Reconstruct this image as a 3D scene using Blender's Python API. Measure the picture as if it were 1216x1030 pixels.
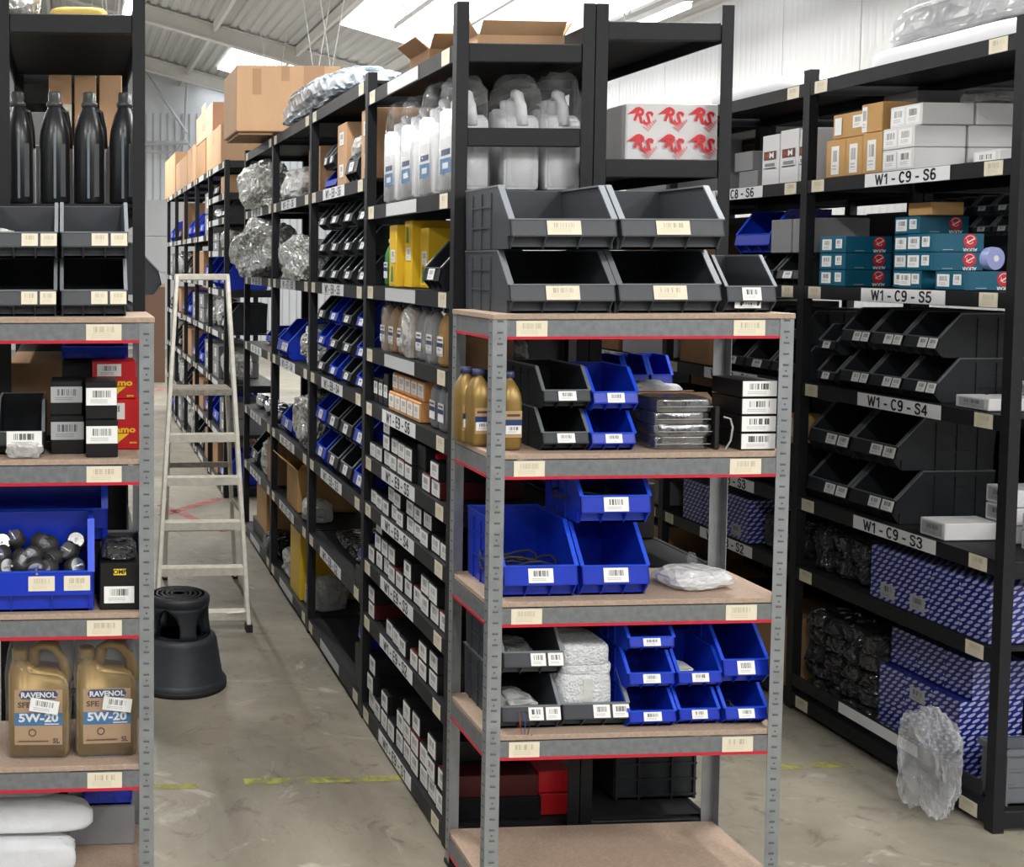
import bpy, bmesh, math, random
from mathutils import Vector, Matrix, noise
for o in list(bpy.data.objects): bpy.data.objects.remove(o)
S = bpy.context.scene
C = S.collection
PI = math.pi
# ---------------------------------------------------------------- camera
PPX, PPY, FOC, HC = 179.0, 394.0, 1450.0, 1.96
def _axes():
    y = Vector((85-PPX, 310-PPY, FOC)).normalized()
    d = Vector((172-PPX, 25000-PPY, FOC)).normalized()
    d = (d - y*d.dot(y)).normalized()
    return d.cross(y).normalized(), y, -d
AX, AY, AZ = _axes()
cam = bpy.data.cameras.new('camera'); co = bpy.data.objects.new('camera', cam); C.objects.link(co)
cam.sensor_fit = 'HORIZONTAL'; cam.sensor_width = 36; cam.lens = FOC*36/1216
cam.shift_x = (608-PPX)/1216; cam.shift_y = (PPY-515)/1216; cam.clip_end = 200
co.matrix_world = Matrix(((AX.x, -AX.y, -AX.z, 0), (AY.x, -AY.y, -AY.z, 0), (AZ.x, -AZ.y, -AZ.z, HC), (0, 0, 0, 1)))
S.camera = co
def ray(u, v):
    c = Vector(((u-PPX)/FOC, (v-PPY)/FOC, 1)); return Vector((AX.dot(c), AY.dot(c), AZ.dot(c)))
def atY(u, v, Y): r = ray(u, v); t = Y/r.y; return r.x*t, HC+r.z*t
def atX(u, v, X): r = ray(u, v); t = X/r.x; return r.y*t, HC+r.z*t
def atZ(u, v, Z): r = ray(u, v); t = (Z-HC)/r.z; return r.x*t, r.y*t
# ---------------------------------------------------------------- world and exposure
S.view_settings.view_transform = 'Standard'; S.view_settings.look = 'None'
S.view_settings.gamma = 1; S.view_settings.use_curve_mapping = False
S.view_settings.exposure = 0.5
W = bpy.data.worlds.new('world'); S.world = W; W.use_nodes = True
W.node_tree.nodes['Background'].inputs[0].default_value = (.86, .93, 1, 1)
W.node_tree.nodes['Background'].inputs[1].default_value = 0.08
TUBE_W = 48.0        # watts of each strip light
SKY_E = 3.0          # daylight coming through the roof lights
# ---------------------------------------------------------------- materials
MATS = {}
def nodes_of(m): return m.node_tree.nodes, m.node_tree.links
def mat(name, col, rough=.6, metal=0., var=0., scale=20., bump=0., bscale=80., emit=0., stretch=None, spec=.5, col2=None):
    if name in MATS: return MATS[name]
    m = bpy.data.materials.new(name); m.use_nodes = True; MATS[name] = m
    N, L = nodes_of(m); b = N['Principled BSDF']
    b.inputs['Base Color'].default_value = (*col, 1); b.inputs['Roughness'].default_value = rough
    b.inputs['Metallic'].default_value = metal; b.inputs['Specular IOR Level'].default_value = spec
    if emit:
        b.inputs['Emission Color'].default_value = (*col, 1); b.inputs['Emission Strength'].default_value = emit
    tc = N.new('ShaderNodeTexCoord'); src = tc.outputs['Object']
    if stretch:
        mp = N.new('ShaderNodeMapping'); mp.inputs['Scale'].default_value = stretch
        L.new(src, mp.inputs[0]); src = mp.outputs[0]
    if var or col2:
        n = N.new('ShaderNodeTexNoise'); n.inputs['Scale'].default_value = scale; n.inputs['Detail'].default_value = 6
        L.new(src, n.inputs['Vector'])
        r = N.new('ShaderNodeValToRGB'); r.color_ramp.elements[0].position = .3; r.color_ramp.elements[1].position = .7
        c2 = col2 or tuple(min(1, c*(1+var)) for c in col); c1 = col if col2 else tuple(c*(1-var) for c in col)
        r.color_ramp.elements[0].color = (*c1, 1); r.color_ramp.elements[1].color = (*c2, 1)
        L.new(n.outputs['Fac'], r.inputs[0]); L.new(r.outputs[0], b.inputs['Base Color'])
    if bump:
        n = N.new('ShaderNodeTexNoise'); n.inputs['Scale'].default_value = bscale; n.inputs['Detail'].default_value = 4
        L.new(src, n.inputs['Vector'])
        bp = N.new('ShaderNodeBump'); bp.inputs['Strength'].default_value = bump; bp.inputs['Distance'].default_value = .01
        L.new(n.outputs['Fac'], bp.inputs['Height']); L.new(bp.outputs[0], b.inputs['Normal'])
    return m
def math_node(N, L, op, a, b):
    n = N.new('ShaderNodeMath'); n.operation = op
    for i, x in enumerate((a, b)):
        if x is None: continue
        if isinstance(x, (int, float)): n.inputs[i].default_value = x
        else: L.new(x, n.inputs[i])
    return n.outputs[0]
def film(name, col, opacity, rough=.12, bump=.5, bscale=25.):
    if name in MATS: return MATS[name]
    m = mat(name, col, rough, 0, 0, 20, spec=.9)
    N, L = nodes_of(m); b = N['Principled BSDF']; out = N['Material Output']
    tc = N.new('ShaderNodeTexCoord'); vo = N.new('ShaderNodeTexVoronoi'); vo.inputs['Scale'].default_value = bscale; L.new(tc.outputs['Object'], vo.inputs['Vector'])
    ns = N.new('ShaderNodeTexNoise'); ns.inputs['Scale'].default_value = bscale*.4; ns.inputs['Distortion'].default_value = 2.; L.new(tc.outputs['Object'], ns.inputs['Vector'])
    ad = math_node(N, L, 'ADD', vo.outputs['Distance'], ns.outputs['Fac'])
    bp = N.new('ShaderNodeBump'); bp.inputs['Strength'].default_value = bump; bp.inputs['Distance'].default_value = .35/bscale
    L.new(ad, bp.inputs['Height']); L.new(bp.outputs[0], b.inputs['Normal'])
    t = N.new('ShaderNodeBsdfTransparent'); mx = N.new('ShaderNodeMixShader'); lw = N.new('ShaderNodeLayerWeight')
    lw.inputs['Blend'].default_value = .35
    mr = N.new('ShaderNodeMapRange'); mr.inputs['To Min'].default_value = opacity; mr.inputs['To Max'].default_value = min(1, opacity*1.3+.22)
    L.new(lw.outputs['Facing'], mr.inputs[0]); L.new(mr.outputs[0], mx.inputs[0])
    L.new(t.outputs[0], mx.inputs[1]); L.new(b.outputs[0], mx.inputs[2]); L.new(mx.outputs[0], out.inputs[0])
    return m
def barcode(name, paper, ink=(.06, .06, .06), lo=.45, hi=.85, strength=1.):
    if name in MATS: return MATS[name]
    m = mat(name, paper, .55); N, L = nodes_of(m); b = N['Principled BSDF']
    tc = N.new('ShaderNodeTexCoord'); sp = N.new('ShaderNodeSeparateXYZ'); L.new(tc.outputs['Generated'], sp.inputs[0])
    oi = N.new('ShaderNodeObjectInfo')
    x, z = sp.outputs[0], sp.outputs[2]
    def band(v, a, c): return math_node(N, L, 'MULTIPLY', math_node(N, L, 'GREATER_THAN', v, a), math_node(N, L, 'LESS_THAN', v, c))
    cx = N.new('ShaderNodeCombineXYZ'); L.new(math_node(N, L, 'MULTIPLY', x, 46.), cx.inputs[0]); L.new(math_node(N, L, 'MULTIPLY', oi.outputs['Random'], 90.), cx.inputs[1])
    wn = N.new('ShaderNodeTexNoise'); wn.inputs['Scale'].default_value = 1.; L.new(cx.outputs[0], wn.inputs['Vector'])
    bars = math_node(N, L, 'GREATER_THAN', wn.outputs['Fac'], .5)
    bars = math_node(N, L, 'MULTIPLY', bars, math_node(N, L, 'MULTIPLY', band(x, .2, .8), band(z, lo, hi)))
    tl = math_node(N, L, 'GREATER_THAN', math_node(N, L, 'FRACT', math_node(N, L, 'MULTIPLY', z, 9.), None), .55)
    tl = math_node(N, L, 'MULTIPLY', tl, math_node(N, L, 'MULTIPLY', band(x, .14, .7), band(z, .1, lo-.06)))
    tl = math_node(N, L, 'MULTIPLY', tl, .45)
    f = math_node(N, L, 'MULTIPLY', math_node(N, L, 'MAXIMUM', bars, tl), strength)
    mx = N.new('ShaderNodeMix'); mx.data_type = 'RGBA'; mx.inputs['A'].default_value = (*paper, 1); mx.inputs['B'].default_value = (*ink, 1)
    L.new(f, mx.inputs['Factor']); L.new(mx.outputs['Result'], b.inputs['Base Color'])
    return m
def ovals(name):
    m = mat(name, (.006, .012, .16), .35); N, L = nodes_of(m); b = N['Principled BSDF']
    tc = N.new('ShaderNodeTexCoord'); sp = N.new('ShaderNodeSeparateXYZ'); L.new(tc.outputs['Object'], sp.inputs[0])
    xy = math_node(N, L, 'ADD', sp.outputs[0], sp.outputs[1]); z = sp.outputs[2]
    row = math_node(N, L, 'MULTIPLY', z, 1/.021)
    odd = math_node(N, L, 'MODULO', math_node(N, L, 'FLOOR', row, None), 2.)
    u = math_node(N, L, 'ADD', math_node(N, L, 'MULTIPLY', xy, 1/.034), math_node(N, L, 'MULTIPLY', odd, .5))
    fu = math_node(N, L, 'SUBTRACT', math_node(N, L, 'FRACT', u, None), .5); fz = math_node(N, L, 'SUBTRACT', math_node(N, L, 'FRACT', row, None), .5)
    fu2 = math_node(N, L, 'SUBTRACT', fu, math_node(N, L, 'MULTIPLY', fz, .75))
    d = math_node(N, L, 'ADD', math_node(N, L, 'MULTIPLY', math_node(N, L, 'POWER', math_node(N, L, 'ABSOLUTE', fu2, None), 2.), 11.),
                  math_node(N, L, 'MULTIPLY', math_node(N, L, 'POWER', math_node(N, L, 'ABSOLUTE', fz, None), 2.), 6.8))
    f = math_node(N, L, 'LESS_THAN', d, 1.)
    mx = N.new('ShaderNodeMix'); mx.data_type = 'RGBA'; mx.inputs['A'].default_value = (.006, .012, .16, 1); mx.inputs['B'].default_value = (.36, .38, .55, 1)
    L.new(f, mx.inputs['Factor']); L.new(mx.outputs['Result'], b.inputs['Base Color'])
    return m
def concrete():
    m = mat('concrete', (.3, .285, .25), .42); N, L = nodes_of(m); b = N['Principled BSDF']
    tc = N.new('ShaderNodeTexCoord')
    def ns(s, d, dist=0.):
        n = N.new('ShaderNodeTexNoise'); n.inputs['Scale'].default_value = s; n.inputs['Detail'].default_value = d
        n.inputs['Distortion'].default_value = dist; n.inputs['Roughness'].default_value = .65; L.new(tc.outputs['Object'], n.inputs['Vector']); return n
    a = ns(1.1, 8, .6); r = N.new('ShaderNodeValToRGB'); L.new(a.outputs['Fac'], r.inputs[0])
    e = r.color_ramp.elements; e[0].position = .33; e[0].color = (.155, .139, .108, 1); e[1].position = .68; e[1].color = (.345, .315, .252, 1)
    k = ns(6, 6, 1.5); r2 = N.new('ShaderNodeValToRGB'); L.new(k.outputs['Fac'], r2.inputs[0])
    e = r2.color_ramp.elements; e[0].position = .30; e[0].color = (.42, .40, .37, 1); e[1].position = .44; e[1].color = (1, 1, 1, 1)
    k2 = ns(2.6, 9, 2.); r3 = N.new('ShaderNodeValToRGB'); L.new(k2.outputs['Fac'], r3.inputs[0])
    e = r3.color_ramp.elements; e[0].position = .60; e[0].color = (0, 0, 0, 1); e[1].position = .70; e[1].color = (1, 1, 1, 1)
    mx = N.new('ShaderNodeMix'); mx.data_type = 'RGBA'; mx.blend_type = 'MULTIPLY'; mx.inputs['Factor'].default_value = .8
    L.new(r.outputs[0], mx.inputs['A']); L.new(r2.outputs[0], mx.inputs['B'])
    m2 = N.new('ShaderNodeMix'); m2.data_type = 'RGBA'; m2.inputs['B'].default_value = (.56, .53, .46, 1)
    L.new(math_node(N, L, 'MULTIPLY', r3.outputs[0], .55), m2.inputs['Factor']); L.new(mx.outputs['Result'], m2.inputs['A'])
    L.new(m2.outputs['Result'], b.inputs['Base Color'])
    rr = N.new('ShaderNodeMapRange'); rr.inputs['To Min'].default_value = .3; rr.inputs['To Max'].default_value = .6
    L.new(k2.outputs['Fac'], rr.inputs[0]); L.new(rr.outputs[0], b.inputs['Roughness'])
    bp = N.new('ShaderNodeBump'); bp.inputs['Strength'].default_value = .15; bp.inputs['Distance'].default_value = .01
    L.new(ns(40, 5).outputs['Fac'], bp.inputs['Height']); L.new(bp.outputs[0], b.inputs['Normal'])
    return m
def worn_paint(name, col, thr):
    m = mat(name, col, .6); N, L = nodes_of(m); b = N['Principled BSDF']; out = N['Material Output']
    tc = N.new('ShaderNodeTexCoord'); n = N.new('ShaderNodeTexNoise'); n.inputs['Scale'].default_value = 9; n.inputs['Detail'].default_value = 8
    L.new(tc.outputs['Object'], n.inputs['Vector']); t = N.new('ShaderNodeBsdfTransparent'); mx = N.new('ShaderNodeMixShader')
    r = N.new('ShaderNodeValToRGB'); r.color_ramp.elements[0].position = thr; r.color_ramp.elements[1].position = thr+.25
    L.new(n.outputs['Fac'], r.inputs[0]); L.new(r.outputs[0], mx.inputs[0]); L.new(t.outputs[0], mx.inputs[1]); L.new(b.outputs[0], mx.inputs[2]); L.new(mx.outputs[0], out.inputs[0])
    return m
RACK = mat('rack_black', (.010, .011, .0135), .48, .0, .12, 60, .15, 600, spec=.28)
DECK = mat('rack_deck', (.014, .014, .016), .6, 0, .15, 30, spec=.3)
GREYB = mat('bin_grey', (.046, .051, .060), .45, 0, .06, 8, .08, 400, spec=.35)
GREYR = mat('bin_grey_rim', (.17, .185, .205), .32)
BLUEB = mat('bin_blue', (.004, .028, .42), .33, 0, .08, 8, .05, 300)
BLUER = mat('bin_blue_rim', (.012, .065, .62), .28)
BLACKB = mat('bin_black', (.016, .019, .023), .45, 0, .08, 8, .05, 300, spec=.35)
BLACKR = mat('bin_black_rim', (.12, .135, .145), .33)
GALV = mat('galvanised', (.30, .32, .335), .42, .6, .14, 14, .05, 100)
GALVB = mat('galvanised_beam', (.21, .225, .24), .42, .55, .16, 45, .05, 100, stretch=(1, 1, 1))
SLOT = mat('slot_dark', (.10, .105, .11), .6)
REDT = mat('red_edge', (.48, .012, .03), .4)
CHIP = mat('chipboard', (.36, .265, .20), .7, 0, .14, 120, .1, 200)
CHIPE = mat('chipboard_edge', (.42, .30, .19), .8, 0, .2, 150)
STW = barcode('sticker_white', (.78, .78, .77))
STC = barcode('card_cream', (.70, .64, .50), (.40, .34, .24), .5, .85, .8)
STG = barcode('card_grey', (.36, .37, .38))
WHITE = mat('label_white', (.76, .77, .78), .5)
BLANK = mat('label_blank', (.55, .56, .57), .5)
INK = mat('ink_black', (.012, .012, .013), .5)
CARD = mat('cardboard', (.52, .315, .175), .75, 0, .07, 6, .1, 90, stretch=(1, 1, .2))
CARDD = mat('cardboard_dark', (.36, .205, .10), .75, 0, .1, 6)
CARDO = mat('cardboard_ochre', (.47, .275, .10), .7, 0, .08, 6)
TAPE = mat('parcel_tape', (.37, .20, .095), .3)
WCART = mat('white_carton', (.66, .65, .66), .6, 0, .04, 6)
GCART = mat('grey_carton', (.22, .22, .23), .65, 0, .06, 6)
BCART = mat('black_carton', (.009, .009, .010), .45, 0, .1, 10, spec=.3)
RCART = mat('red_carton', (.55, .012, .018), .4)
MAROON = mat('maroon_carton', (.07, .006, .008), .4)
YCART = mat('yellow_carton', (.78, .50, .02), .45, 0, .05, 6)
YDARK = mat('yellow_dark', (.62, .40, .015), .45)
OCART = mat('orange_carton', (.62, .29, .10), .55)
TEAL = mat('teal_carton', (.004, .10, .17), .4, 0, .06, 6)
RED = mat('print_red', (.62, .015, .025), .45)
REDL = mat('print_red_light', (.72, .22, .24), .45)
YEL = mat('print_yellow', (.85, .62, .02), .45)
NAVY = mat('print_navy', (.01, .035, .13), .45)
SKYB = mat('print_blue', (.02, .15, .36), .45)
TAN = mat('print_tan', (.42, .27, .15), .5)
GOLD = mat('gold_plastic', (.28, .18, .05), .36, .35, .08, 10)
BROWN = mat('brown_print', (.09, .04, .02), .5)
WPLAS = mat('white_plastic', (.74, .75, .77), .4)
NAVYP = mat('navy_plastic', (.03, .04, .10), .4)
SILVP = mat('silver_plastic', (.22, .23, .25), .35, .3)
BPLAS = mat('black_plastic', (.017, .018, .020), .28, 0, .1, 10)
GSTRIPE = mat('grey_window', (.16, .20, .23), .3)
CLEAR = film('clear_film', (.40, .41, .42), .09, .06, 1., 16)
CLEARG = film('clear_grey_film', (.60, .60, .58), .55, .18, .8, 18)
SILVF = film('silver_bag', (.60, .60, .57), .86, .2, 1., 40)
MATS['silver_bag'].node_tree.nodes['Principled BSDF'].inputs['Metallic'].default_value = .55
DARKF = film('dark_bag', (.035, .035, .038), .8, .12, .9, 22)
BUBBLE = mat('bubble_wrap', (.62, .64, .66), .25, 0, .1, 90, 1., 130)
FOIL = mat('black_foil', (.22, .22, .225), .2, .85, .3, 12, .5, 18)
GREYFOAM = mat('grey_foam', (.28, .28, .28), .8, 0, .1, 20)
PAPER = mat('tissue_paper', (.60, .61, .63), .75, 0, .06, 12, .6, 14)
ALU = mat('aluminium', (.84, .81, .72), .42, .2, .1, 30, .05, 60)
ALUD = mat('aluminium_worn', (.42, .39, .33), .5, .3, .25, 40)
RUBBER = mat('rubber', (.018, .018, .018), .7)
STOOL = mat('stool_plastic', (.026, .032, .042), .5, 0, .15, 25, .15, 300)
STEEL = mat('steel', (.55, .56, .58), .25, .9)
OVAL = ovals('blue_ovals')
LILAC = mat('lilac_plastic', (.30, .34, .62), .3)
# ---------------------------------------------------------------- mesh helpers
class MB:
    def __init__(s): s.v = []; s.f = []; s.fm = []; s.m = 0; s.sm = []; s.smooth = False
    def add(s, vs, fs):
        k = len(s.v); s.v += [tuple(v) for v in vs]
        for f in fs: s.f.append([i+k for i in f]); s.fm.append(s.m); s.sm.append(s.smooth)
        return s
    def mm(s, m): s.m = m; return s
    def box(s, cx, cy, cz, sx, sy, sz, rz=0, rx=0):
        R = Matrix.Rotation(rz, 3, 'Z') @ Matrix.Rotation(rx, 3, 'X') if rz or rx else None
        vs = []
        for a in (-.5, .5):
            for b in (-.5, .5):
                for c in (-.5, .5):
                    p = Vector((a*sx, b*sy, c*sz)); p = R @ p if R else p; vs.append((p.x+cx, p.y+cy, p.z+cz))
        return s.add(vs, [(0, 1, 3, 2), (4, 6, 7, 5), (0, 4, 5, 1), (2, 3, 7, 6), (0, 2, 6, 4), (1, 5, 7, 3)])
    def b2(s, x0, x1, y0, y1, z0, z1): return s.box((x0+x1)/2, (y0+y1)/2, (z0+z1)/2, x1-x0, y1-y0, z1-z0)
    def prism(s, poly, axis, a, b):
        n = len(poly); vs = []
        for t in (a, b):
            for p, q in poly: vs.append({'x': (t, p, q), 'y': (p, t, q), 'z': (p, q, t)}[axis])
        fs = [list(range(n))[::-1], list(range(n, 2*n))] + [(i, (i+1) % n, n+(i+1) % n, n+i) for i in range(n)]
        return s.add(vs, fs)
    def beam(s, p0, p1, w, h, up=(0, 0, 1)):
        p0, p1 = Vector(p0), Vector(p1); d = (p1-p0).normalized(); u = Vector(up)
        if abs(d.dot(u)) > .98: u = Vector((0, 1, 0))
        x = d.cross(u).normalized(); z = x.cross(d).normalized(); vs = []
        for p in (p0, p1):
            for a, b in ((-1, -1), (1, -1), (1, 1), (-1, 1)): vs.append(p+x*(a*w/2)+z*(b*h/2))
        return s.add(vs, [(0, 3, 2, 1), (4, 5, 6, 7), (0, 1, 5, 4), (1, 2, 6, 5), (2, 3, 7, 6), (3, 0, 4, 7)])
    def tube(s, pts, r, n=8):
        pts = [Vector(p) for p in pts]; rings = []; k = len(s.v); vs = []
        for i, p in enumerate(pts):
            d = (pts[min(i+1, len(pts)-1)]-pts[max(i-1, 0)]).normalized()
            u = Vector((0, 0, 1)) if abs(d.z) < .9 else Vector((0, 1, 0))
            x = d.cross(u).normalized(); z = x.cross(d)
            rr = r[i] if isinstance(r, (list, tuple)) else r
            for j in range(n): a = 2*PI*j/n; vs.append(p+x*(rr*math.cos(a))+z*(rr*math.sin(a)))
        fs = [list(range(n))[::-1], list(range((len(pts)-1)*n, len(pts)*n))]
        for i in range(len(pts)-1):
            for j in range(n): fs.append((i*n+j, i*n+(j+1) % n, (i+1)*n+(j+1) % n, (i+1)*n+j))
        return s.add(vs, fs)
    def lathe(s, prof, n=20, sx=1., sy=1., cx=0., cy=0.):
        vs = []
        for r, z in prof:
            for j in range(n): a = 2*PI*j/n; vs.append((cx+sx*r*math.cos(a), cy+sy*r*math.sin(a), z))
        m = len(prof); fs = [list(range(n))[::-1], list(range((m-1)*n, m*n))]
        for i in range(m-1):
            for j in range(n): fs.append((i*n+j, i*n+(j+1) % n, (i+1)*n+(j+1) % n, (i+1)*n+j))
        return s.add(vs, fs)
    def mesh(s, name, mats, bev=0, seg=1, recalc=True):
        me = bpy.data.meshes.new(name); me.from_pydata(s.v, [], s.f)
        for m in (mats if isinstance(mats, (list, tuple)) else [mats]): me.materials.append(m)
        for p, i, q in zip(me.polygons, s.fm, s.sm): p.material_index = i; p.use_smooth = q
        if recalc or bev:
            bm = bmesh.new(); bm.from_mesh(me)
            bmesh.ops.recalc_face_normals(bm, faces=bm.faces)
            if bev: bmesh.ops.bevel(bm, geom=list(bm.edges), offset=bev, segments=seg, affect='EDGES', clamp_overlap=True)
            bm.to_mesh(me); bm.free()
        me.update(); return me
LABELS = {}
def thing(name, label, cat, mesh, loc=(0, 0, 0), rz=0., group=None, kind=None, rot=None):
    o = bpy.data.objects.new(name, mesh); C.objects.link(o); o.location = loc
    o.rotation_euler = rot or (0, 0, rz)
    o['label'] = label; o['category'] = cat
    if group: o['group'] = group
    if kind: o['kind'] = kind
    n = len(label.split())
    if not 4 <= n <= 16: print('LABEL LENGTH', n, label)
    if label in LABELS: print('DUPLICATE LABEL', label)
    LABELS[label] = 1
    return o
def struct(name, mesh, loc=(0, 0, 0)):
    o = bpy.data.objects.new(name, mesh); C.objects.link(o); o.location = loc; o['kind'] = 'structure'; return o
def part(name, mesh, parent, loc=(0, 0, 0), rz=0., label=None, scale=None, rot=None):
    o = bpy.data.objects.new(name, mesh); C.objects.link(o); o.parent = parent; o.location = loc; o.rotation_euler = rot or (0, 0, rz)
    if scale: o.scale = scale
    if label: o['label'] = label
    return o
CACHE = {}
def cached(key, fn):
    if key not in CACHE: CACHE[key] = fn()
    return CACHE[key]
def box_mesh(w, d, h, m, bev=.003):
    k = ('box', round(w, 3), round(d, 3), round(h, 3), m.name if not isinstance(m, list) else m[0].name+m[1].name, bev)
    def f():
        b = MB(); b.box(0, d/2, h/2, w, d, h); return b.mesh('carton', m, bev)
    return cached(k, f)
def st_mesh(m): return cached(('st', m.name), lambda: MB().box(0, 0, 0, 1, .0012, 1).mesh('sticker', m))
def sticker(parent, x, y, z, w, h, m=None, rz=0., name='sticker', tilt=0.):
    return part(name, st_mesh(m or STW), parent, (x, y, z), scale=(w, 1, h), rot=(0, tilt, rz))
FONTC = {}
def text_geo(t):
    if t in FONTC: return FONTC[t]
    cu = bpy.data.curves.new('t', 'FONT'); cu.body = t; cu.size = 1; cu.offset = .035; cu.resolution_u = 2; cu.align_x = 'CENTER'; cu.align_y = 'CENTER'
    ob = bpy.data.objects.new('t', cu); C.objects.link(ob)
    dg = bpy.context.evaluated_depsgraph_get(); me = bpy.data.meshes.new_from_object(ob.evaluated_get(dg))
    r = ([tuple(v.co) for v in me.vertices], [list(p.vertices) for p in me.polygons])
    bpy.data.objects.remove(ob); bpy.data.curves.remove(cu); bpy.data.meshes.remove(me)
    FONTC[t] = r; return r
def ell(cx, cz, rx, rz, a0=0., a1=360., n=16): return [(cx+rx*math.cos(math.radians(a0+(a1-a0)*i/n)), cz+rz*math.sin(math.radians(a0+(a1-a0)*i/n))) for i in range(n+1)]
NINE = [ell(.3, .68, .21, .24), [(.51, .68), (.51, .4), (.45, .17), (.3, .07), (.12, .12)]]
GLYPH = {'W': (.84, [[(.02, .93), (.22, .07), (.42, .85), (.62, .07), (.82, .93)]]), '1': (.46, [[(.10, .72), (.33, .90), (.33, .05)]]), '-': (.38, [[(.04, .40), (.34, .40)]]), ' ': (.24, []),
  'C': (.6, [ell(.32, .5, .26, .43, 48, 312)]), 'E': (.56, [[(.52, .92), (.1, .92), (.1, .08), (.54, .08)], [(.1, .51), (.48, .51)]]),
  'S': (.6, [[(.53, .78), (.45, .9), (.3, .93), (.12, .87), (.08, .74), (.14, .62), (.3, .54), (.46, .45), (.53, .3), (.46, .13), (.3, .07), (.13, .11), (.06, .25)]]),
  '9': (.6, NINE), '6': (.6, [[(.6-a, 1-b) for a, b in l] for l in NINE]), '8': (.6, [ell(.3, .72, .18, .2), ell(.3, .29, .22, .22)]), '7': (.6, [[(.07, .92), (.53, .92), (.3, .5), (.22, .07)]]),
  '5': (.6, [[(.5, .92), (.16, .92), (.11, .52), (.3, .58), (.47, .5), (.53, .33), (.46, .14), (.3, .07), (.13, .12), (.07, .22)]]), '4': (.6, [[(.42, .07), (.42, .92), (.06, .32), (.56, .32)]]),
  '3': (.6, [[(.08, .78), (.16, .9), (.3, .93), (.46, .86), (.5, .72), (.44, .6), (.28, .53), (.46, .46), (.54, .3), (.47, .13), (.3, .07), (.13, .12), (.06, .25)]]), '2': (.6, [[(.08, .72), (.14, .87), (.3, .93), (.46, .87), (.51, .72), (.45, .55), (.07, .08), (.55, .08)]])}
def sign_mesh(t, w, h, cap):
    """white label with bold stroke lettering, facing -Y"""
    def f():
        b = MB(); b.box(0, 0, 0, w, .001, h); b.mm(1); y = -.0009; th = .17
        cx_ = cap*1.2; x = -sum(GLYPH[c][0]+.1 for c in t)/2*cx_
        for c in t:
            for l in GLYPH[c][1]:
                for q in range(len(l)-1):
                    (a0, c0), (a1, c1) = l[q], l[q+1]; dx, dz = a1-a0, c1-c0; n = math.hypot(dx, dz) or 1; ex, ez = dx/n*th*.28, dz/n*th*.28; sx, sz = -dz/n*th/2, dx/n*th/2
                    b.add([(x+u*cx_, y, (v-.5)*cap) for u, v in ((a0-ex-sx, c0-ez-sz), (a1+ex-sx, c1+ez-sz), (a1+ex+sx, c1+ez+sz), (a0-ex+sx, c0-ez+sz))], [(0, 1, 2, 3)])
            x += (GLYPH[c][0]+.1)*cx_
        return b.mesh('shelf_label', [WHITE, INK], recalc=False)
    return cached(('sign', t), f)
def decal(w, h, base, items, key=None):
    """flat print in local XZ facing -Y: 'r' rectangles, 'p' polygons, 't' text"""
    def f():
        mats = [base]; b = MB(); b.box(0, 0, 0, w, .001, h); y = -.0008
        def mi(m):
            if m not in mats: mats.append(m)
            return mats.index(m)
        for it in items:
            y -= .00025
            if it[0] == 'r':
                _, x0, z0, x1, z1, m = it; b.mm(mi(m)); b.add([(x0, y, z0), (x1, y, z0), (x1, y, z1), (x0, y, z1)], [(0, 1, 2, 3)])
            elif it[0] == 'p':
                _, poly, m = it; b.mm(mi(m)); b.add([(p, y, q) for p, q in poly], [list(range(len(poly)))])
            else:
                _, x, z, size, t, m = it[:6]; sx = it[6] if len(it) > 6 else 1.; rot = it[7] if len(it) > 7 else 0.
                v, fs = text_geo(t); b.mm(mi(m)); c, s = math.cos(rot), math.sin(rot)
                b.add([(x+(p[0]*sx*c-p[1]*s)*size, y, z+(p[0]*sx*s+p[1]*c)*size) for p in v], fs)
        return b.mesh('print', mats, recalc=False)
    return cached(('decal', key), f) if key else f()
ORD = ['first', 'second', 'third', 'fourth', 'fifth', 'sixth', 'seventh', 'eighth', 'ninth', 'tenth', 'eleventh', 'twelfth', 'thirteenth', 'fourteenth']
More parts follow.
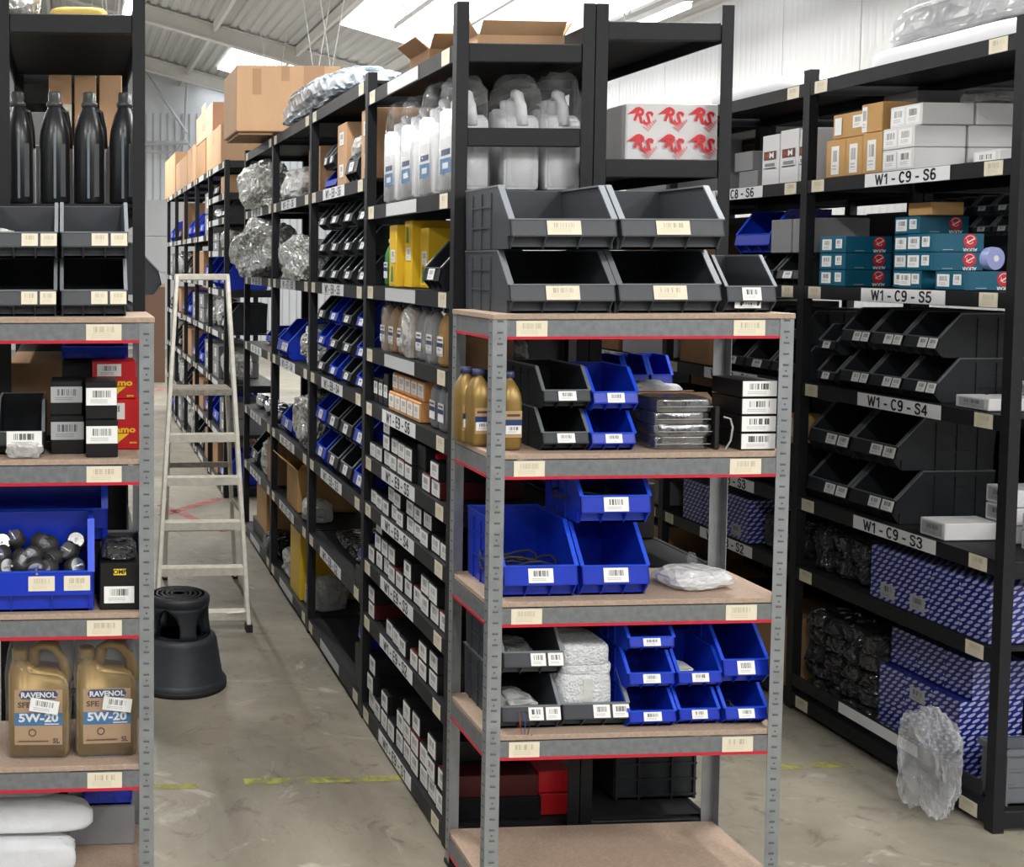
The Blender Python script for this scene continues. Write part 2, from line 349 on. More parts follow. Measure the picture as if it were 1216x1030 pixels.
# ---- stacking bin, front facing -Y, origin at the middle of its front bottom edge
def bin_meshes(w, d, h, col):
    bm_, rm_ = {'grey': (GREYB, GREYR), 'blue': (BLUEB, BLUER), 'black': (BLACKB, BLACKR)}[col]
    k = ('bin', round(w, 3), round(d, 3), round(h, 3), col)
    def f():
        t = .004; lz, sz = .45*h, .2*h; y0 = min(.02, .05*d); yk = min(.07, .22*d); ys = min(.33*d, .62*h)
        b = MB()
        poly = [(yk*.55, 0), (d*.97, 0), (d, h*.97), (d, h), (ys, h), (y0, lz), (y0*.4, sz), (yk*.55, sz)]
        for sx in (-1, 1):
            x = sx*(w/2-.006); b.prism(poly, 'x', x-t/2, x+t/2)
            xo = sx*(w/2-.003)
            for fy in (.42, .62, .82): b.box(xo, d*fy, h*.45, .006, .006, h*.9)
            for fz in (.35, .68): b.box(xo, d*.62, h*fz, .005, d*.4, .005)
        b.b2(-w/2+.008, w/2-.008, yk*.55, d*.97, .0, .006)
        b.b2(-w/2+.008, w/2-.008, d*.975-t, d*.985, .0, h)
        b.prism([(y0*.4, sz), (y0*.4+t, sz), (y0+t, lz), (y0, lz)], 'x', -w/2+.004, w/2-.004)
        b.b2(-w/2+.008, w/2-.008, yk*.55, yk*.55+t, 0, sz)
        b.b2(-w/2+.008, w/2-.008, y0*.4, yk*.55+t, sz-.002, sz+.002)
        for fx in (-.46, -.16, .16, .46):
            b.prism([(yk*.55, .0), (yk*.55, sz), (y0*.4, sz)], 'x', fx*w-.002, fx*w+.002)
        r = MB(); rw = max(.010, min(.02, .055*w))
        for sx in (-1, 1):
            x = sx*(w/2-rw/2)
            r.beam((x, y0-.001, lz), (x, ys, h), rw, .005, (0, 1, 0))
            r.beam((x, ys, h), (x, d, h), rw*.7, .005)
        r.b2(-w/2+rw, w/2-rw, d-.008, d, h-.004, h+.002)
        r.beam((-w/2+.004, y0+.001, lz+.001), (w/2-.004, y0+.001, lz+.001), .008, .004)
        return b.mesh('bin_body', bm_, .0), r.mesh('bin_rim', rm_)
    return cached(k, f)
def make_bin(label, w, d, h, col, loc, rz=0., labels=1, group=None, st=None, lw=None):
    b, r = bin_meshes(w, d, h, col)
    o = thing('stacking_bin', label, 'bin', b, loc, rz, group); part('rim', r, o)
    lz = h*.325; lw = lw or min(.075, w*.36); lh = min(.042, h*.23)
    tl = math.atan2(min(.02, .05*d)*.6, .25*h)
    xs = {0: [], 1: [0.], 2: [w*.08, w*.36]}[labels]
    if labels == 2: lw = min(lw, w*.24)
    for x in xs: part('label_card', st_mesh(st or STW), o, (x, min(.02, .05*d)*.65-.0015, lz), scale=(lw, 1, lh), rot=(-tl, 0, 0))
    return o
def carton(label, w, d, h, m, loc, rz=0., name='carton', cat='box', group=None, stick=None, tape=False, bev=.003, rot=None):
    o = thing(name, label, cat, box_mesh(w, d, h, m, bev), loc, rz, group, rot=rot)
    for s in (stick or []): sticker(o, *s)
    if tape:
        part('tape', cached(('tapeF', round(h, 2)), lambda: MB().box(0, 0, 0, .05, .001, h*.35).mesh('tape', TAPE)), o, (0, -.0008, h*.82))
        part('tape', cached(('tapeT', round(d, 2)), lambda: MB().box(0, d/2, 0, .05, d, .001).mesh('tape', TAPE)), o, (0, 0, h+.0008))
    return o
def crumple_mesh(w, d, h, seed, amp=.25, sub=4, freq=2.2, e=.7, m=None, smooth=False):
    """boxy blob folded along random sharp creases, like film or paper"""
    bm = bmesh.new(); bmesh.ops.create_icosphere(bm, subdivisions=sub, radius=1.)
    rnd = random.Random(seed); off = Vector((seed*3.7, seed*1.3, seed*2.1)); cr = []
    for i in range(9):
        n = Vector((rnd.gauss(0, 1), rnd.gauss(0, 1), rnd.gauss(0, 1))).normalized()
        f = freq*rnd.uniform(.35, .6)*(1+.9*(i//3)); cr.append((n, f, rnd.random(), 1/(1+.45*(i//3))))
    tot = sum(c[3] for c in cr)
    for v in bm.verts:
        p = v.co.copy(); q = Vector([math.copysign(abs(c)**e, c) for c in p])
        wp = p+.12*noise.noise_vector(p*1.6+off); s = 0
        for n, f, ph, a in cr:
            t = (wp.dot(n)*f*2.2+ph) % 1.; s += a*(4*abs(t-.5)-1)
        s = max(-1, min(1, s/tot*2.))
        lo = .5+.5*max(-1, min(1, 1.7*noise.noise(p*freq*.55+off)))
        k = 1-amp*.75*lo-min(.13, amp*.36)*(.5-.5*s)
        v.co = Vector((q.x*w/2*k, q.y*d/2*k, q.z*h/2*k))
    z0 = -h/2*.72
    for v in bm.verts:
        if v.co.z < z0: v.co.z = z0+(v.co.z-z0)*.03
    mn = min(v.co.z for v in bm.verts); mx = max(v.co.z for v in bm.verts); f = h/(mx-mn)
    for v in bm.verts: v.co.z = (v.co.z-mn)*f
    me = bpy.data.meshes.new('crumpled'); bm.to_mesh(me); bm.free(); me.materials.append(m)
    if smooth:
        for p in me.polygons: p.use_smooth = True
    return me
def bag(label, w, d, h, m, loc, seed, amp=.3, rz=0., sub=4, freq=2.2, name='plastic_bag', cat='bag', group=None, e=.7, rot=None, smooth=False):
    return thing(name, label, cat, crumple_mesh(w, d, h, seed, amp, sub, freq, e, m, smooth), loc, rz, group, rot=rot)
# ================================================================ the building
WX, EAVE, SL = 7.0, 4.7, .27
Y0B, Y1B, XL = -7.0, 27.0, -6.0
def roofz(x): return EAVE+SL*(WX-x)
struct('floor', MB().box((XL+WX)/2, (Y0B+Y1B)/2, -.05, WX-XL+1, Y1B-Y0B+1, .1).mesh('floor', concrete()))
WALLP = mat('wall_panel_white', (.43, .435, .44), .35, 0, .03, 2)
WALLF = mat('wall_far_white', (.58, .60, .62), .5, 0, .04, 2)
wr = struct('wall_right', MB().b2(WX+.03, WX+.1, Y0B, Y1B, 0, EAVE).mesh('wall', WALLF))
seam, pw = atX(1022, 50, WX)[0], 1.2
def panel_mesh():
    b = MB(); n = 12; vs = []; pts = []
    for i in range(n):
        a = i/n*pw+.006; c = (pw-.012)/n
        pts += [(a, 0), (a+c*.55, 0), (a+c*.65, -.0018), (a+c*.9, -.0018)]
    pts += [(pw-.006, 0), (pw-.006, .03), (.006, .03)]
    b.prism([(p[1], p[0]) for p in pts], 'z', 0, EAVE); return b.mesh('wall_panel', WALLP)
pm = panel_mesh()
for k in range(-13, 15):
    part('wall_panel', pm, wr, (WX, seam+k*pw, 0))
wf = struct('wall_far', MB().b2(XL, WX+.03, Y1B, Y1B+.1, 0, roofz(XL)).mesh('wall', WALLF))
rib = MB().b2(0, .02, -.03, 0, 0, 5.2).mesh('rib', WALLP)
for k in range(60): part('wall_rib', rib, wf, (-3+k*.16, Y1B, 0))
for z in (.9, 1.7, 2.5, 3.3): part('door_section', MB().b2(.2, 3.2, -.06, -.035, z-.79, z).mesh('s', WALLP), wf, (0, Y1B, 0))
struct('wall_left', MB().b2(XL-.1, XL, Y0B, Y1B, 0, roofz(XL)).mesh('wall', WALLF))
ROOF = mat('roof_sheet', (.50, .50, .49), .5, 0, .08, 1.5, .1, 5, stretch=(1, .1, 1))
rb = MB()
n = 78
for i in range(n):
    xa = XL+(WX-XL)*i/n; xb = XL+(WX-XL)*(i+1)/n; c = xb-xa
    for (p, q, dz0, dz1) in ((0, .5, 0, 0), (.5, .62, 0, .03), (.62, .88, .03, .03), (.88, 1, .03, 0)):
        x0, x1 = xa+c*p, xa+c*q
        rb.add([(x0, Y0B, roofz(x0)+dz0), (x1, Y0B, roofz(x1)+dz1), (x1, Y1B, roofz(x1)+dz1), (x0, Y1B, roofz(x0)+dz0)], [(0, 1, 2, 3)])
ce = struct('ceiling', rb.mesh('roof', ROOF, recalc=False))
BEAMP = mat('beam_paint', (.60, .585, .55), .5, 0, .05, 4)
for y in (25.3, 20.6, 7.0, 2.5):
    b = MB(); zc = -.1
    b.beam((XL, y, roofz(XL)-.16), (WX, y, roofz(WX)-.16), .03, .26); b.beam((XL, y, roofz(XL)-.30), (WX, y, roofz(WX)-.30), .17, .025); b.beam((XL, y, roofz(XL)-.04), (WX, y, roofz(WX)-.04), .17, .02)
    part('rafter', b.mesh('rafter', BEAMP), ce)
for x in (-4.6, -3.2, -1.8, -.4, 1.0, 2.4, 3.8, 5.2): part('purlin', MB().b2(x-.03, x+.03, Y0B, Y1B, roofz(x)-.16, roofz(x)-.01).mesh('purlin', BEAMP), ce)
SKYL = mat('roof_light', (.90, .95, 1.0), .5, emit=SKY_E)
def skylight(x0, x1, y0, y1):
    b = MB(); e = .035
    b.add([(x0, y0, roofz(x0)-e), (x1, y0, roofz(x1)-e), (x1, y1, roofz(x1)-e), (x0, y1, roofz(x0)-e)], [(0, 3, 2, 1)])
    part('roof_light', b.mesh('roof_light', SKYL, recalc=False), ce)
for a in ((2.9, 6.5, 21.2, 24.4), (4.0, 6.4, 13.2, 18.2), (2.9, 6.5, 26.0, 26.8), (2.6, 6.1, 3, 6.5), (2.6, 6.1, -5, -1.5), (-4, -1, 11.2, 16), (-4, -1, 3, 6.5), (-4, -1, -5, -1.5)): skylight(*a)
# braces on the far wall
BR = mat('brace_steel', (.45, .46, .47), .5, .3)
def far(u, v, Y=26.7): x, z = atY(u, v, Y); return (x, Y, z)
for i, (a, c, r) in enumerate((((172, 85), (222, 158), .035), ((222, 95), (219, 165), .03), ((150, 170), (222, 170), .05), ((150, 181), (215, 181), .03), ((219, 165), (204, 190), .03), ((219, 165), (235, 185), .02))):
    o = bpy.data.objects.new('trim_%d' % (i+1), MB().tube([far(*a), far(*c)], r, 6).mesh('brace', BR)); C.objects.link(o); o['kind'] = 'structure'
# floor markings
YP = worn_paint('yellow_paint', (.42, .41, .09), .36); RP = worn_paint('red_paint', (.42, .10, .09), .3)
def marking(i, p, q, w, m):
    a, c = Vector((*atZ(*p, 0), .002)), Vector((*atZ(*q, 0), .002)); d = (c-a).normalized(); s = Vector((-d.y, d.x, 0))*w/2
    o = bpy.data.objects.new('trim_%d' % i, MB().add([a-s, c-s, c+s, a+s], [(0, 1, 2, 3)]).mesh('marking', m, recalc=False)); C.objects.link(o); o['kind'] = 'structure'
marking(20, (120, 937), (236, 934), .045, YP); marking(21, (290, 929), (482, 925), .05, YP); marking(22, (925, 912), (1010, 908), .05, YP)
marking(23, (190, 613), (262, 592), .09, RP); marking(24, (190, 600), (268, 632), .07, RP); marking(25, (150, 470), (196, 462), .1, RP)
# brown board far down the aisle
x0, z0 = atY(163, 447, 19.6); x1, z1 = atY(196, 341, 19.6)
b = MB(); b.b2(0, x1-x0, 0, .06, 0, z1)
o = thing('panel_board', 'tall brown board standing far down the left aisle', 'board', b.mesh('board', mat('brown_board', (.10, .05, .03), .6)), (x0, 19.6, 0)); part('edge_trim', MB().b2(0, x1-x0, -.01, .07, z1, z1+.05).mesh('edge', mat('board_trim', (.3, .2, .12), .6)), o)
# strip lights hung on chains
TUBE = mat('tube_glow', (1, .98, .94), .5, emit=40.); LAMPW = mat('lamp_white', (.7, .7, .7), .4)
CHAIN = mat('chain_white', (.7, .7, .7), .4)
def strip(label, x, y, z, visible=True):
    o = thing('strip_light', label, 'light', None, (x, y, z), group='hanging strip lights')
    part('housing', MB().b2(-.045, .045, -.75, .75, .03, .09).mesh('housing', LAMPW, .005), o)
    part('tube', MB().tube([(0, -.74, 0), (0, .74, 0)], .03, 10).mesh('tube', TUBE), o)
    if visible:
        for yy in (-.5, .5):
            for sx in (-.22, .22): part('chain', MB().tube([(0, yy, .08), (sx, yy, roofz(x+sx)-z)], .006, 5).mesh('chain', CHAIN), o)
    l = bpy.data.lights.new('strip', 'AREA'); l.shape = 'RECTANGLE'; l.size = .12; l.size_y = 1.45; l.energy = TUBE_W; l.color = (1, .97, .92)
    lo = bpy.data.objects.new('strip_lamp', l); C.objects.link(lo); lo.parent = o; lo.location = (0, 0, -.035)
rows = ((.53, 'left aisle'), (3.3, 'right aisle'), (5.55, 'white side wall'), (-2.4, 'area behind the left rack'))
for x, w in rows:
    for k, y in enumerate((-4.2, .2, 4.6, 11.55, 16.0, 20.5)):
        nm = ('nearest', 'second', 'third', 'fourth', 'fifth', 'farthest')[k]
        strip('%s white strip light hung over the %s' % (nm, w), x, y, 4.26+(.12 if x < 0 else 0))
# ================================================================ black shelving racks
def rack(label, x0, x1, ys, levels, top, endbars, labelled=None, cards=True, top2=None, loff=.04):
    """ys: upright positions; levels[bay]: shelf heights; labelled[bay][level]: text on the front beam"""
    bx, by = x0, ys[0]
    o = thing('shelving_rack', label, 'shelving', None, (bx, by, 0))
    pw_ = .04; BH = .055
    um = MB()
    um.prism([(0, 0), (pw_, 0), (pw_, .003), (.003, .003), (.003, pw_), (0, pw_)], 'z', 0, top); um = um.mesh('upright', RACK)
    um2 = MB().prism([(0, 0), (-pw_, 0), (-pw_, .003), (-.003, .003), (-.003, pw_), (0, pw_)], 'z', 0, top).mesh('upright', RACK)
    umb = MB(); top = top2 or top; umb.b2(0, pw_, 0, .045, 0, top)
    for k in range(int(top/.05)): umb.mm(1).b2(pw_-.001, pw_+.0005, .015, .022, .03+k*.05, .05+k*.05)
    umb = umb.mesh('upright', [RACK, SLOT])
    for i, y in enumerate(ys):
        if i == 0: part('upright', um, o, (0, y-by, 0)); part('upright', um2, o, (x1-x0, y-by, 0))
        else: part('upright', umb, o, (0, y-by-.0225, 0)); part('upright', umb, o, (x1-x0-pw_, y-by-.0225, 0))
    for z in endbars: part('end_bar', MB().b2(pw_, x1-x0-pw_, .004, .022, z-.06, z).mesh('end_bar', RACK, .003), o)
    for i in range(len(ys)-1):
        a = ys[i]-by+(.042 if i == 0 else .0235); c = ys[i+1]-by-.0235
        for j, z in enumerate(levels[i]):
            bm_ = cached(('beam', round(c-a, 3)), lambda: MB().prism([(0, 0), (.018, 0), (.018, -.012), (.006, -.018), (.006, -BH), (0, -BH)], 'y', a-a, c-a).mesh('beam', RACK))
            f = part('beam', bm_, o, (.001, a, z))
            part('beam', bm_, o, (x1-x0-.001, c, z), rz=PI)
            if i > 0 or True:
                part('end_bar', cached(('eb', round(x1-x0, 3)), lambda: MB().b2(pw_, x1-x0-pw_, -.009, .009, -.05, -.004).mesh('eb', RACK)), o, (0, ys[i+1]-by, z))
            dk = MB().b2(.019, x1-x0-.019, a+.002, c-.002, z-.014, z-.002)
            part('shelf_deck', dk.mesh('deck', DECK), o)
            if cards:
                ln = c-a
                part('card', st_mesh(STC), f, (-.001, .075, -.028), scale=(.085, 1, .05), rz=-PI/2)
                part('card', st_mesh(STC), f, (-.001, ln-.075, -.028), scale=(.085, 1, .05), rz=-PI/2)
            t = labelled and i < len(labelled) and j < len(labelled[i]) and labelled[i][j]
            if t:
                yc = (c-a)*.5
                if t == 'blank': part('blank_label', cached('blank', lambda: MB().box(0, 0, 0, .42, .0012, .048).mesh('blank', BLANK)), f, (-.0012, yc+loff, -.0275), rz=-PI/2)
                else: part('shelf_label', sign_mesh(t, .47, .052, .043), f, (-.0012, yc+loff, -.0275), rz=-PI/2)
    return o
EX, EXB, YN, BAY = 1.235, 1.69, 3.89, 1.2
EY = [YN+BAY*i for i in range(5)]
E9L = [.07, .465, .70, .945, 1.142, 1.373, 1.597, 1.858, 2.187, 2.66]
EL = [.08, .54, .935, 1.39, 1.853, 2.31, 2.72]
lab9 = ['W1 - E9 - S%d' % k for k in range(1, 7)]+['blank']*4; lab9[9] = 'blank'
labs = [lab9]+[['W1 - E%d - S%d' % (b, k) if k > 1 else 'blank' for k in range(1, 7)] for b in (8, 7, 6)]
rack('black shelving rack along the aisle carrying the W1-E9 to W1-E6 shelf labels', EX, EXB, EY, [E9L, EL, EL, EL], 2.79, [2.66, 2.39, 2.187, 1.597, 1.142, .70, .07], labs, True, 2.745)
DX, DXB = 1.694, 2.153
DY = [YN+BAY*i for i in range(5)]
DL = [.08, .55, .94, 1.33, 1.80, 2.292, 2.735]
rack('black shelving rack back to back behind the galvanised rack with the red logo carton', DX, DXB, DY, [DL]*4, 2.79, [2.735, 2.292, .94, .08], None, False, 2.745)
FX, FXB = -.232, .234
FL = [.08, .55, .94, 1.39, 1.80, 2.145, 2.735]
rack('black shelving rack at far left holding the black bottles', FX, FXB, [YN+BAY*i for i in range(6)], [FL]*5, 2.80, [2.735, 1.8, .94], None, False)
CX, CXB, CYN = 3.14, 3.66, 3.88
CY = [CYN+BAY*i for i in range(5)]
CL = [.075, .635, .942, 1.438, 1.855, 2.305, 2.72]
clab = [[None, None]+['W1 - C%d - S%d' % (b, k) for k in (3, 4, 5, 6)] for b in (9, 8, 7, 6)]
for r_ in clab[1:]: r_[1] = r_[2].replace('S3', 'S2')
rack('black shelving rack on the right carrying the W1-C9 shelf labels', CX, CXB, CY, [CL]*4, 2.775, [2.72, 1.855, .942, .075], clab, True, None, -.05)
GX, GXB = 1.25, 1.71
GY = [9.95+BAY*i for i in range(6)]
GL = [.08, .5, .93, 1.36, 1.78, 2.2, 2.78]
rack('farther black shelving rack beyond the ladder past the cross aisle', GX, GXB, GY, [[.08, .5, .93, 1.36, 1.72, 2.05, 2.32, 2.52, 2.78]]+[GL]*4, 2.785, [2.78, 2.52, 2.32, 1.72, .93, .08], [['blank']*9]+[['blank']*7]*4)
# ================================================================ galvanised racks in front
MF, MBK = 3.44, 3.81
def mz(v, u=600, Y=MF): return atY(u, v, Y)[1]
def metal(label, x0, x1, decks, cards, top):
    o = thing('galvanised_rack', label, 'shelving', None, (x0, MF, 0)); w = x1-x0; d = MBK-MF; fw = .042
    def post(mx, my):
        b = MB(); q = lambda pts: [(p*mx, r*my) for p, r in pts]
        b.prism(q([(0, 0), (fw, 0), (fw, .002), (.002, .002), (.002, .036), (0, .036)]), 'z', 0, top)
        n = int(top/.0327)
        for k in range(n):
            z = .02+k*.0327
            b.mm(1).box(mx*fw*.52, -.0004*my, z, .017, .0012, .0042); b.mm(2).box(mx*fw*.52, -.0016*my, z+.0035, .015, .003, .0022)
            b.mm(1).box(-.0004*mx, my*.018, z, .0012, .015, .0042)
            if k % 3 == 1: b.mm(1).box(mx*fw*.5, -.0004*my, z+.016, .005, .0012, .005)
        b.m = 0
        return b.mesh('post', [GALV, SLOT, GALVB])
    part('post', post(1, 1), o, (0, 0, 0)); part('post', post(-1, 1), o, (w, 0, 0))
    part('post', post(1, -1), o, (0, d, 0)); part('post', post(-1, -1), o, (w, d, 0))
    for j, z in enumerate(decks):
        zz = z-.016; last = j == 0
        b = MB(); b.b2(.004, w-.004, .004, d-.004, z-.016, z) if not last else b.b2(-.002, w+.002, -.004, d+.002, z-.016, z)
        b.mm(1)
        part('shelf_board', b.mesh('board', [CHIP, CHIPE], .0015), o)
        bm_ = MB(); bm_.prism([(.0, -.002), (0, -.05), (.012, -.05), (.012, -.046), (.004, -.044), (.004, -.002)], 'x', fw-.004, w-fw+.004)
        f = part('front_beam', bm_.mesh('beam', GALVB), o, (0, .002, zz))
        part('red_edge', MB().b2(fw, w-fw, -.003, .008, -.058, -.0495).mesh('red', REDT), f)
        for cx, cw in cards: sticker(f, cx, -.0015, -.027, cw, .046, STC, name='card')
        part('back_beam', MB().b2(fw-.004, w-fw+.004, -.006, -.002, -.05, -.002).mesh('beam', GALVB), o, (0, d, zz))
        for x, sx in ((.002, 1), (w-.002, -1)):
            s = part('side_beam', MB().b2(min(0, sx*.004), max(0, sx*.004), .03, d-.03, -.05, -.002).mesh('beam', GALVB), o, (x, 0, zz))
            part('red_edge', MB().b2(min(-.002*sx, sx*.006), max(-.002*sx, sx*.006), .03, d-.03, -.058, -.0495).mesh('red', REDT), s)
    for x in (0, w):
        for y in (0, d): part('foot', MB().box(x+(.02 if x == 0 else -.02), y+(.018 if y == 0 else -.018), .008, .046, .042, .016).mesh('foot', RUBBER), o)
    return o
RX0, RX1 = 1.21, 2.11
RD = [mz(373), mz(540), mz(716), mz(874.5), .113]
metal('galvanised rack in the middle with red edged shelves and grey bins on top', RX0, RX1, RD, ((.115, .092), (.765, .095)), RD[0]-.002)
LX0, LX1 = -.67, .232
LD = [mz(377, 60), mz(546.5, 60), mz(730, 60), mz(911.5, 60), .16]
metal('galvanised rack at left with red edged shelves and gold oil canisters', LX0, LX1, LD, ((.12, .095), (.76, .10)), LD[0]-.002)
def fr(u0, u1, Y, v=500): a = atY(u0, v, Y)[0]; c = atY(u1, v, Y)[0]; return (a+c)/2, c-a
def hz(v0, v1, Y, u=700): return atY(u, v0, Y)[1]-atY(u, v1, Y)[1]
def fbin(label, u0, u1, v0, v1, Y, z, d, col, labels=1, st=None, group=None, lw=None):
    x, w = fr(u0, u1, Y, (v0+v1)/2); h = hz(v0, v1, Y, (u0+u1)/2)
    return make_bin(label, w, d, h, col, (x, Y, z), 0, labels, group, st, lw), h
# ---- top of the middle rack
T = RD[0]+.001; g = 'grey bins on top of the middle rack'; Yt = MF+.005
_, h = fbin('large grey open-front bin, lower left on the middle galvanised rack', 606, 735, 298, 373, Yt, T, .42, 'grey', 1, STC, g, .1)
fbin('large grey open-front bin, lower right on the middle galvanised rack', 736, 861, 298, 373, Yt, T, .42, 'grey', 1, STC, g, .1)
hh = h+.004
fbin('large grey open-front bin, upper left of the stack on the middle rack', 607, 737, 219, 297, Yt-.01, T+hh, .42, 'grey', 1, STC, g, .1)
fbin('large grey open-front bin, upper right of the stack on the middle rack', 739, 865, 219, 297, Yt-.01, T+hh, .42, 'grey', 1, STC, g, .1)
o, _ = fbin('smaller grey open-front bin at the right end on the middle rack', 864, 926, 305, 373, MF+.03, T, .30, 'grey', 1, STW, g)
sticker(o, -.005, .02, .022, .08, .02, STW, name='label_card')
# ---- oil bottle 1 litre
def bottle_parts(m, capm, h=.232, w=.066, d=.10):
    k = ('oil', m.name, round(h, 3), round(w, 3))
    def f():
        b = MB(); b.smooth = True
        hw = w/2
        prof = [(.86, 0), (1, .012), (1, h*.62), (.97, h*.7), (.8, h*.8), (.5, h*.875), (.36, h*.9), (.36, h*.93)]
        n = 20; vs = []
        for r, z in prof:
            for j in range(n):
                a = 2*PI*j/n; ca, sa = math.cos(a), math.sin(a); e = .55 if z < h*.72 else .8
                vs.append((math.copysign(abs(ca)**e, ca)*hw*r, d/2+math.copysign(abs(sa)**e, sa)*d/2*(r if z < h*.65 else r*.95), z))
        m_ = len(prof); fs = [list(range(n))[::-1], list(range((m_-1)*n, m_*n))]
        for i in range(m_-1):
            for j in range(n): fs.append((i*n+j, i*n+(j+1) % n, (i+1)*n+(j+1) % n, (i+1)*n+j))
        b.add(vs, fs)
        c = MB(); c.smooth = True; c.lathe([(.017, h*.915), (.019, h*.92), (.019, h*.995), (.016, h)], 14, cx=0, cy=d/2)
        return b.mesh('bottle', m), c.mesh('cap', capm)
    return cached(k, f)
def oil_bottle(label, loc, m=None, capm=None, h=.232, w=.066, d=.1, rz=0., group=None, stick=True):
    b, c = bottle_parts(m or GOLD, capm or NAVYP, h, w, d)
    o = thing('oil_bottle', label, 'bottle', b, loc, rz, group); part('cap', c, o)
    part('label', decal(w*.78, h*.34, TAN if (m or GOLD) is GOLD else WHITE, [('r', -w*.39, -h*.02, w*.39, h*.06, NAVY), ('r', -w*.3, h*.1, w*.3, h*.13, BROWN)], 'oil%s%.3f' % ((m or GOLD).name, w)), o, (0, -.001, h*.34))
    if stick: sticker(o, 0, -.003, h*.27, w*.7, h*.11)
    return o
z1 = RD[1]+.001
for (u, Y, l) in ((609.5, MF+.06, 'gold oil bottle with navy cap beside the black and blue bins'), (574, MF+.14, 'gold oil bottle left of the front post, nearer of the two'), (559, MF+.215, 'gold oil bottle left of the front post, farther of the two')):
    x = atY(u, 500, Y)[0]; oil_bottle(l, (x, Y, z1), group='gold oil bottles on the middle rack')
# ---- shelf 1 bins
g = 'small bins on the second shelf of the middle rack'; Yb = MF+.03
_, h = fbin('black open-front bin, lower of two beside the gold bottles', 645, 703, 488, 537, Yb, z1, .32, 'black', 1, None, g)
fbin('black open-front bin, upper of two beside the gold bottles', 646, 705, 438, 487, Yb, z1+h+.003, .32, 'black', 1, None, g)
_, h = fbin('blue open-front bin, lower of two beside the black bins', 703, 758, 491, 537, Yb, z1, .26, 'blue', 1, None, g)
fbin('blue open-front bin, upper of two beside the black bins', 705, 761, 440, 490, Yb, z1+h+.003, .26, 'blue', 1, None, g)
# foil packs
g = 'black foil packs'; zz = z1; x, w = fr(777, 848, MF+.05)
for k in range(4):
    hgt = .034
    me = crumple_mesh(w+(.01 if k % 2 else 0), .17, hgt*1.25, 40+k, .08, 4, 3., .3, FOIL, True)
    o = thing('foil_pack', '%s black foil wrapped pack, counted up from the shelf beside the blue bins' % ORD[k], 'pack', me, (x+(.003 if k % 2 else -.002), MF+.05+.085, zz), 0, g); zz += hgt+.003
    part('seam', MB().box(0, -.085, hgt*.5, w*.9, .006, .002).mesh('seam', mat('foil_edge', (.6, .6, .6), .2, .8)), o)
# black box behind foil, tablet with cable
x, w = fr(762, 782, MF+.17); carton('black carton standing behind the foil packs', w+.06, .12, .12, BCART, (x, MF+.19, z1), bev=.002)
x, _ = fr(851, 853, MF+.04)
o = thing('cable_unit', 'flat black unit with a looped grey cable beside the white labelled boxes', 'device', MB().box(0, .09, .065, .012, .16, .13).mesh('unit', BPLAS, .003), (x, MF+.03, z1), -.12)
part('cable', MB().tube([(.012, .0, .10), (.03, -.005, .095), (.036, -.008, .07), (.03, -.01, .03), (.016, -.01, .005)], .003, 6).mesh('cable', mat('grey_cable', (.3, .3, .3), .5)), o)
# boxes with white labels
x, w = fr(880, 922, MF+.03); zz = z1; bh = hz(452, 536, MF+.03)/4
for k in range(4):
    carton('black carton with white end label, %s from the bottom of the right-hand stack of four' % ORD[k], w, .17, bh-.002, BCART, (x, MF+.03, zz), group='white labelled black cartons on the middle rack', stick=[(0, -.0012, bh/2, w*.96, bh*.86, STW)], bev=.002); zz += bh
# cardboard box behind
x, w = fr(757, 842, MF+.24)
b = MB(); b.box(0, .05, .06, w, .1, .12); o = thing('carton', 'open brown cardboard box with orange print behind the foil packs', 'box', b.mesh('carton', CARDO, .003), (x, MF+.24, z1))
part('flap', MB().box(0, -.01, .13, w*1.02, .07, .003, 0, .5).mesh('flap', CARD), o); part('print', decal(.05, .05, CARDO, [('t', 0, 0, .055, 'F', RED)], 'F'), o, (w*.36, -.001, .06))
part('flap', MB().box(0, .12, .135, w, .05, .003, 0, -.4).mesh('flap', CARD), o)
# ---- shelf 2
z2 = RD[2]+.001; g = 'large blue bins on the third shelf of the middle rack'; Yb = MF+.02
_, h = fbin('large blue bin, lower left of three, holding black straps', 598, 690, 628, 713, Yb, z2, .34, 'blue', 1, None, g)
x_, w_ = fr(598, 690, Yb)
fbin('large blue bin, lower right of three beside the clear bag', 692, 775, 632, 713, Yb+.005, z2, .34, 'blue', 1, None, g)
fbin('large blue bin, on top of the other two blue bins', 690, 776, 574, 648, Yb+.01, z2+h+.004, .29, 'blue', 1, None, g)
def straps(label, x, y, z, w, d, seed, n=5):
    rnd = random.Random(seed)
    for k in range(n):
        pts = []; cx, cy = x+rnd.uniform(-.2, .2)*w, y+rnd.uniform(.25, .6)*d; rr = rnd.uniform(.25, .4)*w
        for i in range(15): a = 2*PI*i/14+k; pts.append((rr*math.cos(a), .6*rr*math.sin(a), .012*k+.01*math.sin(3*a)))
        thing('strap', '%s black rubber strap lying in the %s' % (ORD[k], label), 'strap', MB().tube(pts, .004, 6).mesh('strap', RUBBER), (cx, cy, z), group='straps in blue bins')
straps('lower left large blue bin', x_, Yb+.03, z2+.03, w_, .3, 3, 6)
x_, w_ = fr(690, 776, Yb); straps('upper large blue bin', x_, Yb+.05, z2+h+.05, w_, .25, 5, 4)
x, w = fr(782, 874, MF+.12, 690)
o = bag('clear folded plastic bag lying beside the blue bins', w, .2, .06, film('clear_bag', (.75, .75, .76), .6, .15, .8, 30), (x, MF+.15, z2), 7, .25, .2, 4, 2.6)
part('neck', crumple_mesh(.035, .03, .05, 9, .35, 3, 2.5, .8, CLEAR), o, (.02, .03, .045))
